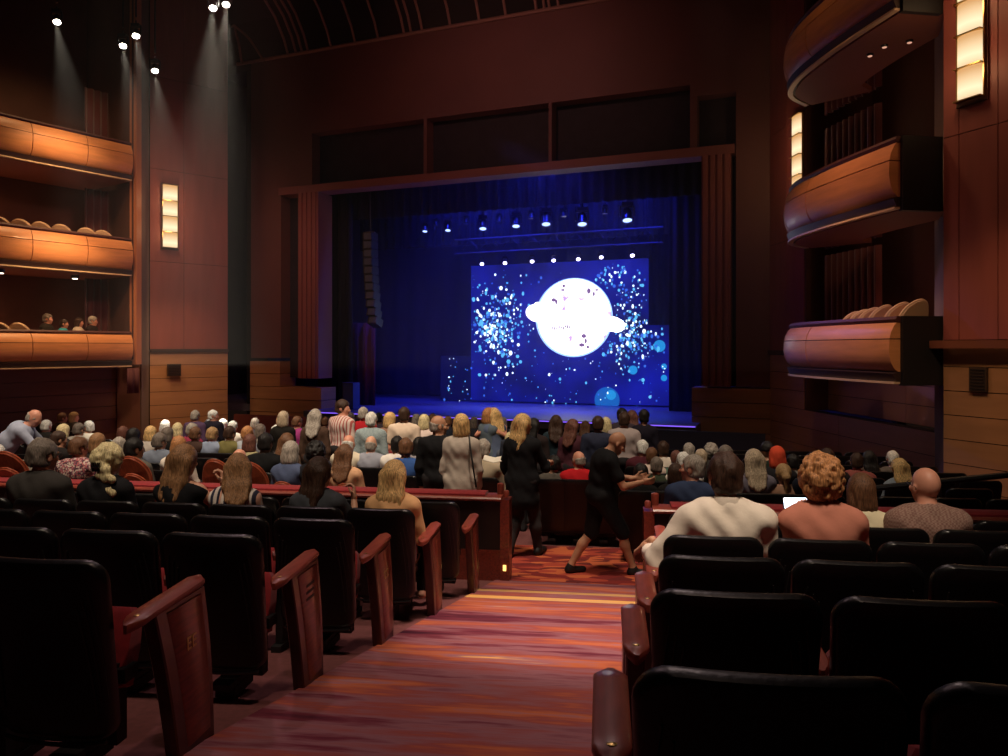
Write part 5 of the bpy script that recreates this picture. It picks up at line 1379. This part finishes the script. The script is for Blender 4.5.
S(318, 441, 'curly', 'black', 'brown', '16151a', Fm, 'woman with black curly hair behind the dark-haired woman of the six', 0)
S(336, 419, 'curly', 'black', 'brown', 'c6bcb0', Fm, 'black-haired woman in a white and black top below the striped shirt', 0)
S(351, 434, 'bald', 'white', 'pink', 'c8bda8', T, 'bald man in a pale collar, left of a second pale head', 0)
S(363, 435, 'bald', 'grey', 'fair', '8c8f9c', T, 'balding man in light grey, under the plaid shirt', 0)
S(347, 444, 'long', 'brown', 'fair', 'c79a78', Fm, 'woman with long brown hair and bare shoulders', 0, 'short')
S(381, 433, 'short', 'dkbrown', 'brown', '6e2428', T, 'broad man in a maroon sweater with dark hair', 0)
S(398, 436, 'short', 'black', 'tan', 'd6d0ca', T, 'black-haired man in white between maroon and blue shirts', 0)
S(407, 438, 'short', 'brown', 'pink', '30508c', T, 'brown-haired man in a royal blue shirt', 0)
S(421, 437, 'bob', 'black', 'tan', '8e8a90', Fm, 'black-haired woman in grey beside the standing bald man', 0)
S(484, 439, 'short', 'grey', 'pink', 'a89a84', T, 'grey-haired man in a beige shirt holding a white program', 0)
S(511, 432, 'bob', 'paleblonde', 'fair', '59606e', Fm, 'pale blonde woman in slate, partly hidden by the long blonde hair', 0)
S(553, 459, 'short', 'black', 'tan', '4d4842', T, 'black-haired man in a dark grey shirt in the row at the aisle end', 1, row=1)
S(570, 450, 'bald', 'grey', 'pink', 'b01820', T, 'balding man in a bright red shirt', 1, row=1)
S(591, 457, 'long', 'darkblonde', 'fair', '15110f', Fm, 'woman with long dark blonde curls behind the walking man', 0, 'short', row=1)
# right third
S(641, 440, 'short', 'white', 'pink', '4a1c26', T, 'white-haired man in a maroon striped shirt', 0, row=3)
S(652, 447, 'short', 'brown', 'fair', 'cbb8ac', Fm, 'brown-haired person in a pale patterned top', 0, row=2)
S(663, 441, 'short', 'dkbrown', 'tan', 'd2c6b8', T, 'dark-haired man in a white collar, above an auburn head', 0, row=3)
S(640, 464, 'bob', 'black', 'tan', '0b0b0c', Fm, 'woman with black bob by the post of the red rail', 0, row=0)
S(657, 457, 'short', 'dkgrey', 'fair', '30382a', T, 'man with dark greying hair in dark green', 0, row=1)
S(670, 450, 'short', 'auburn', 'pink', '4c6a5c', Fm, 'auburn-haired person in a sage green top', 0, row=2)
S(676, 463, 'bob', 'dkbrown', 'tan', '120f0e', Fm, 'woman with dark brown hair beside the grey man in profile', 0, row=0)
S(688, 443, 'short', 'grey', 'pink', '201c1c', T, 'grey-haired man in black, leftmost of three grey heads', 0, row=3)
S(692, 449, 'short', 'ashblonde', 'pink', '191616', T, 'ash-haired man below the three grey heads', 0, row=2)
S(702, 443, 'curly', 'grey', 'fair', '35302e', Fm, 'woman with fluffy grey hair, rightmost of the grey heads', 0, row=3)
S(682, 452, 'short', 'white', 'fair', 'd8d2ca', T, 'white-haired person in a white top among dark heads', 0, row=1)
S(725, 445, 'cap', 'dkgrey', 'pink', '2b2624', T, 'man in a dark grey cap beyond the white-shirted man', 0)
S(752, 449, 'long', 'ashblonde', 'fair', '6a6470', Fm, 'woman with long ash blonde hair in mauve grey', 0)
S(757, 463, 'pony', 'darkblonde', 'fair', '8c6c58', Fm, 'woman with a dark blonde ponytail in a beige brown top', 0, row=0)
S(766, 441, 'cap', 'black', 'tan', '1e2a22', T, 'person in a dark green cap beside the orange red hair', 0)
S(776, 446, 'bob', 'black', 'fair', '1c1a1e', Fm, 'woman in dark clothes under the bright orange red hood', 0)
S(769, 456, 'short', 'black', 'tan', '77726c', T, 'black-haired man in grey below the orange red hood', 0, row=2)
S(797, 451, 'short', 'black', 'tan', '141824', T, 'black-haired man in a dark navy jacket left of the ginger curls', 1)
S(825, 448, 'cap', 'dkbrown', 'fair', '2a2020', T, 'person with dark flat hair just above the ginger curls', 0)
S(829, 455, 'bob', 'white', 'fair', '9c9284', Fm, 'white-haired woman right behind the ginger curls', 0, row=2)
S(856, 453, 'short', 'dkbrown', 'pink', '8a4a44', T, 'dark-haired man in a dusty red shirt behind the cream-topped girl', 0, row=2)
S(867, 455, 'long', 'black', 'tan', '4a3c34', Fm, 'woman with black hair beside the dusty red shirt', 0, row=3)
S(886, 453, 'short', 'white', 'pink', '5c5450', T, 'white-haired man in a patterned grey shirt near the boarded wall', 0, row=3)
S(896, 458, 'long', 'blonde', 'fair', '77808a', Fm, 'woman with long yellow blonde hair in grey near the boarded wall', 0, row=1)
# dim heads close to the stage
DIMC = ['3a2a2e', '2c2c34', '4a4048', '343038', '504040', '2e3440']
hx = ['brown', 'dkgrey', 'black', 'grey', 'brown', 'ltbrown']
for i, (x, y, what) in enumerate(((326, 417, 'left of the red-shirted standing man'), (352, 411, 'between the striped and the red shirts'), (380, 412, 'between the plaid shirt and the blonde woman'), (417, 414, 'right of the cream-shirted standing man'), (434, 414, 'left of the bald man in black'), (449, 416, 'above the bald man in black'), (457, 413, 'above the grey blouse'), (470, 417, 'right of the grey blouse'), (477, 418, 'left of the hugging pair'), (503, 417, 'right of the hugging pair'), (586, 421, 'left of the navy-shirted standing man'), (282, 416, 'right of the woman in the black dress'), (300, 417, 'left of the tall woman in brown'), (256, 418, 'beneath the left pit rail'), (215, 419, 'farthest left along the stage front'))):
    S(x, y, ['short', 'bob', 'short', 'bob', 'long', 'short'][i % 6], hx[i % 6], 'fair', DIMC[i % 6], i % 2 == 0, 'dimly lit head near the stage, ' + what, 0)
# standing people
stander(195, 411, 15.0, 'short', 'grey', 'pink', '56405c', T, 'grey-haired man in a purple shirt standing by the boarded wall', 0)
stander(213, 417, 15.5, 'short', 'white', 'pink', '1c1824', T, 'white-haired man in dark purple standing beside the purple shirt', 4)
stander(283, 412, 12.6, 'bob', 'ashblonde', 'fair', '131114', Fm, 'ash blonde woman in a black dress standing before the stage', 0)
stander(297, 417, 13.6, 'short', 'brown', 'pink', '9a3a78', Fm, 'person in a magenta top standing beside the black dress', 2)
stander(315, 410, 11.6, 'long', 'grey', 'fair', '4a362c', Fm, 'tall woman with long grey blonde hair in a brown coat', 0)
stander(342, 400.5, 12.2, 'short', 'dkbrown', 'pink', REDSTR, T, 'man in a white and red striped shirt standing tallest before the stage', 4, rz=-.5)
stander(363, 408, 13.2, 'short', 'grey', 'pink', 'a01a24', T, 'grey-haired man in a red shirt standing before the stage', 0)
stander(371, 413, 11.4, 'short', 'white', 'pink', PLAID, T, 'white-haired man in a pale blue plaid shirt, standing with his back turned', 0)
stander(390, 413, 12.4, 'bob', 'blonde', 'fair', '8a6a58', Fm, 'blonde woman in a tan top left of the cream-shirted man', 2)
stander(404, 408, 11.8, 'short', 'dkbrown', 'pink', 'd9c4b0', T, 'dark-haired man in a cream shirt standing with his back turned', 0, sleeve='short')
stander(424, 415, 12.4, 'bob', 'paleblonde', 'fair', 'd6c4bc', Fm, 'blonde woman in a white top standing left of the bald man in black', 0)
stander(556, 416, 11.6, 'long', 'dkbrown', 'fair', '24323a', Fm, 'woman with long dark hair in a dark teal top', 0, bottom=cloth(C('8a7468')))
stander(573, 420, 11.0, 'long', 'auburn', 'fair', '4a2630', Fm, 'woman with long auburn hair in dark maroon', 2)
stander(534, 419, 11.0, 'long', 'black', 'tan', '2a2020', Fm, 'woman with black hair right beside the long blonde hair', 2)
stander(598, 417, 10.8, 'short', 'dkbrown', 'pink', '2c3044', T, 'broad dark-haired man in a navy shirt, standing', 0)
stander(606, 418, 12.0, 'bob', 'paleblonde', 'fair', '8c7a70', Fm, 'pale blonde woman standing right of the navy shirt', 0)
stander(622, 409, 12.8, 'short', 'black', 'tan', '3a3038', T, 'black-haired man standing behind the pale grey shirt', 0)
stander(624, 413, 11.4, 'short', 'dkbrown', 'pink', 'a89a98', T, 'dark-haired man in a pale grey shirt, standing with his back turned', 0)
stander(632, 411, 13.2, 'long', 'auburn', 'fair', '6a3a3c', Fm, 'auburn-haired woman standing in front of the blue screen edge', 0)
stander(644, 410, 12.4, 'short', 'black', 'tan', '1c1a22', Fm, 'black-haired person in a black top with pale collar, standing', 0)
stander(517, 425, 10.4, 'short', 'grey', 'pink', '2c303c', T, 'grey-haired man in a dark blue jacket left of the long blonde hair', 2)
# posed ones
p = P(28, 402, 11.2); v_ = to_uv(p.x, p.y)[1]
J = pose('stand', True, yaw=-10, pitch=-30, lean=.75, arms={'elR': (.02, .22, -.26), 'wrR': (-.02, .42, -.42), 'elL': (-.03, .20, -.26), 'wrL': (.02, .42, -.40)}, girth=1.1)
person('person', 'man in a light blue shirt bending forward beside the wooden chairs', (p.x - .40, p.y, fz(v_)), RZ - 1.15, J, .019, 'pink', 'bald', 'grey', cloth((.34, .37, .48)), 'long', DARKTR, group='standing audience members', shoes=BLACKP)
bb = []
for px, yt, hc_, col, lab, rz_, sd in ((488, 413, 'ginger', '5a6670', 'person with reddish hair in a blue grey dress hugging the blonde woman', -.7, 1), (494.5, 412, 'blonde', '56627c', 'blonde woman with bare arms in a blue dress hugging the red-haired person', .7, -1)):
    p = P(px, yt, 12.6); v_ = to_uv(p.x, p.y)[1]
    J = pose('stand', False, yaw=0, roll=6 * sd, arms={'elR': (.08, .18, -.10), 'wrR': (-.06, .30, -.02), 'elL': (-.08, .18, -.10), 'wrL': (.06, .30, .0)})
    person('person', lab, (p.x, p.y, fz(v_)), RZ + rz_, J, .019, 'pink', 'long' if sd < 0 else 'bob', hc_, cloth(C(col)), 'none', cloth(C(col)), group='standing audience members', shoes=BLACKP, tunic=.25, hem=.50, tops_name='dress')
# people in the lowest box
qb = offset_path(LP, -.62, 1)
zf0 = TIERS[0][0] - .10
for px, yt, hc_, st_, col, male, lab in ((51, 314, 'dkgrey', 'short', '2a2420', T, 'man in a dark jacket and white shirt in the lowest box'), (67, 319.5, 'dkbrown', 'short', '3aa0b0', Fm, 'person in a turquoise top in the lowest box'), (82, 318, 'dkbrown', 'bob', 'c0b2a4', Fm, 'woman in a pale top in the lowest box'), (96, 316.5, 'grey', 'short', '2a2020', T, 'grey-haired man in dark clothes in the lowest box')):
    for a, b in zip(qb[:-1], qb[1:]):
        pa, pb_ = CX + F * a[0] / a[1], CX + F * b[0] / b[1]
        if min(pa, pb_) <= px <= max(pa, pb_): q = on_line(a, b, px)
    zt = (HY - yt) / F * q[1]
    r = far_fig(Vector((q[0], q[1], ZC + zf0)), math.radians(-75), (zt - zf0) / 1.265, 'sit', male, 0, st_, hc_, 'pink', cloth(C(col)), 'long', lab, 'people in the lowest box')
    use(BCHAIR, fb, (q[0] - .12, q[1] - .03, ZC + zf0), math.radians(-75), 'cream chair of the ' + lab, 'occupied cream chairs')
# seats of the crowd
SK = [k for k in PK if k.name.split('.')[0] in ('backrest', 'back_cushion', 'seat_cushion', 'pedestal')]
on = ['first', 'second', 'third', 'fourth', 'fifth', 'sixth', 'seventh', 'eighth', 'ninth', 'tenth', 'eleventh']
nseat = 0
def crowd_seat(u, v, k):
    global nseat
    c = SEAT0.copy(); COL.objects.link(c); c.name = 'theatre_seat'
    for q in SK:
        d = q.copy(); COL.objects.link(d); d.parent = c
    c.location = uv(u, v, fz(v)); c.rotation_euler = (0, 0, -B)
    for a in ('label', 'category', 'group'): c.pop(a, None)
    tag(c, f'dark theatre seat among the crowd, {on[k]} row beyond the red rails', 'seat', f'crowd seats of the {on[k]} row'); nseat += 1
def right_wall_x(y): return 6.88 + .423 * (11.86 - y) if y < 11.86 else 7.08 + .0754 * (20.16 - y)
for k, v in enumerate(ROWV):
    occ = sorted(PLACED[k])
    for u in occ: 
        if k == 0 and u < -3.0: continue
        crowd_seat(u, v - .27, k)
    us_ = np.arange(-16, 9, .545)
    for u in us_:
        if any(abs(u - q) < .50 for q in occ): continue
        q = uv(u, v - .27)
        px = CX + F * q.x / q.y
        if not (-8 < px < 1016): continue
        if k == 0 and u < .9: continue
        if k == 1 and u < -3.4: continue
        if q.x + .80 > right_wall_x(q.y): continue
        if k > 7: continue
        if px < 235 and q.y > 17.5: continue
        crowd_seat(u, v - .27, k)
# a program held up by the man in beige
c = P(494, 459, 8.9); pr = empty('program', c, -.2, 'open white program held by the grey-haired man in beige', 'booklet')
m = MB(); m.box((-.06, 0, .0), (.13, .10, .006), 0, Matrix.Rotation(.5, 3, 'X') @ Matrix.Rotation(.25, 3, 'Y')); m.build('page', mat('paper', (.75, .7, .6), .8), pr, False)
m = MB(); m.box((.065, 0, .0), (.13, .10, .006), 0, Matrix.Rotation(.5, 3, 'X') @ Matrix.Rotation(-.25, 3, 'Y')); m.build('page', mat('paper', (.75, .7, .6), .8), pr, False)
# bright orange red hood
J = fpose('sit', False, 0)
tgt = [o for o in bpy.data.objects if o.get('label', '').startswith('woman in dark clothes under the bright orange')][0]
for ch in list(tgt.children):
    if ch.name.startswith('hair'):
        ch.name = 'hood'; ch.material_slots[0].material = cloth((.62, .07, .03))

# ------------------------------------------------------------------ light
WARM = (1, .66, .38); WW = (1, .80, .60)
def rel(x, y, z): return Vector((x, y, ZC + z))
spot('aisle_light', rel(1.6, 5.0, 8.5), uv(-.25, 5.6, ZC - 2.1), 5200, (1, .74, .62), 19, 1.0, .15)
spot('aisle_light', rel(1.0, 2.0, 8.0), uv(-.8, 3.6, ZC - 1.75), 700, (1, .70, .55), 30, 1.0, .15)
# house lights hang above and a little behind the people they light
spot('house_light', rel(-4.0, 5.5, 9.5), rel(-5.0, 10.5, -1.3), 5200, WW, 62, 1.0, .7)
spot('house_light', rel(1.0, 6.0, 9.8), rel(1.2, 11.5, -1.3), 4200, WW, 58, 1.0, .7)
spot('house_light', rel(-7, 12.0, 10), rel(-6.0, 15.0, -1.6), 3400, WW, 66, 1.0, .7)
spot('house_light', rel(1.2, 1.2, 6.5), rel(1.75, 4.6, -.75), 1900, WW, 34, 1.0, .7)
spot('house_light', rel(-2.2, 2.2, 7), rel(-2.5, 5.8, -1.0), 1250, WW, 44, 1.0, .7)
# lights further toward the stage graze the tops of the nearest seats and arms
spot('house_light', rel(1.0, 8.5, 8.0), rel(.9, 2.0, -.9), 420, (1, .74, .7), 40, 1.0, .2)
spot('house_light', rel(-3.5, 9.0, 8.0), rel(-1.8, 3.2, -1.0), 420, (1, .66, .7), 40, 1.0, .2)
for (zb, zt, nm), (rb, rt, _n) in zip(TIERS, RT):
    spot('balcony_wash', rel(-10.9, 20.1, zt + 3.6), rel(-12.5, 21.3, zt - .2), 620 if zt < 5 else 420, (1, .60, .28), 95, 1.0, .2)
    spot('balcony_wash', rel(4.3, 12.8, rt + 2.6), rel(6.0, 13.2, rt - .3), 130 if zt < 5 else 60, (1, .55, .28), 90, 1.0, .2)
    point('box_lamp', rel(7.6, 14.6, rb + 1.1), 7, (1, .45, .25), .15)
    point('box_lamp', rel(-14.4, 21.5, zb + 1.2), 9, (1, .45, .22), .15)
    point('box_lamp', rel(-12.8, 23.3, zb + 1.2), 6, (1, .45, .22), .15)
spot('wall_wash', rel(-8.6, 21.0, 3.0), rel(-10.3, 24.3, -1.2), 300, (1, .62, .30), 60, 1.0, .2)
spot('wall_wash', rel(5.6, 9.0, 3.0), rel(7.3, 10.8, -.7), 190, (1, .60, .28), 70, 1.0, .2)
spot('wall_wash', rel(3.0, 12.0, 6.0), rel(7.2, 14.0, -1.8), 260, (1, .50, .42), 60, 1.0, .2)
spot('wall_wash', rel(-4, 14, 8.0), rel(-10.5, 24.0, 3.0), 1100, (1, .40, .33), 50, 1.0, .3)
spot('stage_front_wash', st(-6, -7, 9.0), st(-6.5, 0, 7.5), 340, (1, .42, .34), 95, 1.0, .4)
spot('stage_front_wash', st(-12, -6, 6.0), st(-14.5, 0, 1.5), 240, (1, .45, .34), 70, 1.0, .4)
spot('pier_wash', rel(3.0, 8, 7.0), rel(7.3, 11.2, 2.5), 125, (1, .42, .28), 60, 1.0, .3)
spot('purple_wash', st(-6, -3, 5.5), rel(5.9, 14.6, 1.0), 1500, (.30, .24, 1), 22, 1.0, .2)
# blue light on the stage
spot('stage_blue', st(-9, 3.2, 8.2), st(-9.5, 7.6, -1), 5200, (.02, .03, 1), 95, 1.0, .3)
spot('stage_blue', st(-4, 3.2, 8.2), st(-5, 7.6, -1), 4200, (.02, .03, 1), 90, 1.0, .3)
spot('stage_blue', st(-5, 1.5, 8.5), st(-6, 3.0, DK), 4200, (.02, .03, 1), 110, 1.0, .3)
spot('stage_blue', st(-9.5, 1.5, 8.5), st(-9.0, 3.0, DK), 3600, (.02, .03, 1), 100, 1.0, .3)
spot('stage_blue', st(-6, .9, 8.2), st(-6.5, 1.2, DK), 7000, (.02, .03, 1), 85, 1.0, .3)
# ceiling spotlights through thin haze
for i, (x, y, d) in enumerate(HS):
    c = P(x, y, d); spot('ceiling_beam', c + Vector((.05, -.12, -.16)), c + Vector((1.2 if x < 200 else -1.0, 1.0, -9)), 4200 if x < 200 else 7000, (1, .90, .72), 30 if x < 200 else 32, .9, .04)
def haze(name, mb, dens, label, an=.2):
    m = bpy.data.materials.new(name); m.use_nodes = True; nt = m.node_tree; nt.nodes.remove(nt.nodes['Principled BSDF'])
    v = nt.nodes.new('ShaderNodeVolumeScatter'); v.inputs['Density'].default_value = dens; v.inputs['Anisotropy'].default_value = an; v.inputs[0].default_value = (1, .96, .93, 1)
    nt.links.new(v.outputs[0], nt.nodes['Material Output'].inputs['Volume'])
    tag(mb.build(name, m, None, False), label, 'haze', kind='stuff')
q = [st(-15.5, -.6, 0), st(.2, -.6, 0), st(1.2, -3.5, 0), Vector((4.6, 11.8, 0)), Vector((-9.5, 14.0, 0)), Vector((-11.3, 18.5, 0)), Vector((-10.2, 22.5, 0))]
hz = MB(); hz.prism([(p.x, p.y) for p in reversed(q)], ZC - .4, ZC + 9.6); haze('hall_haze', hz, .0024, 'thin haze under the ceiling showing the spotlight beams')
hz = MB(); sbox(hz, -13.6, .6, .95, 7.3, DK + .03, 7.6); haze('stage_haze', hz, .012, 'thin blue lit haze filling the stage')
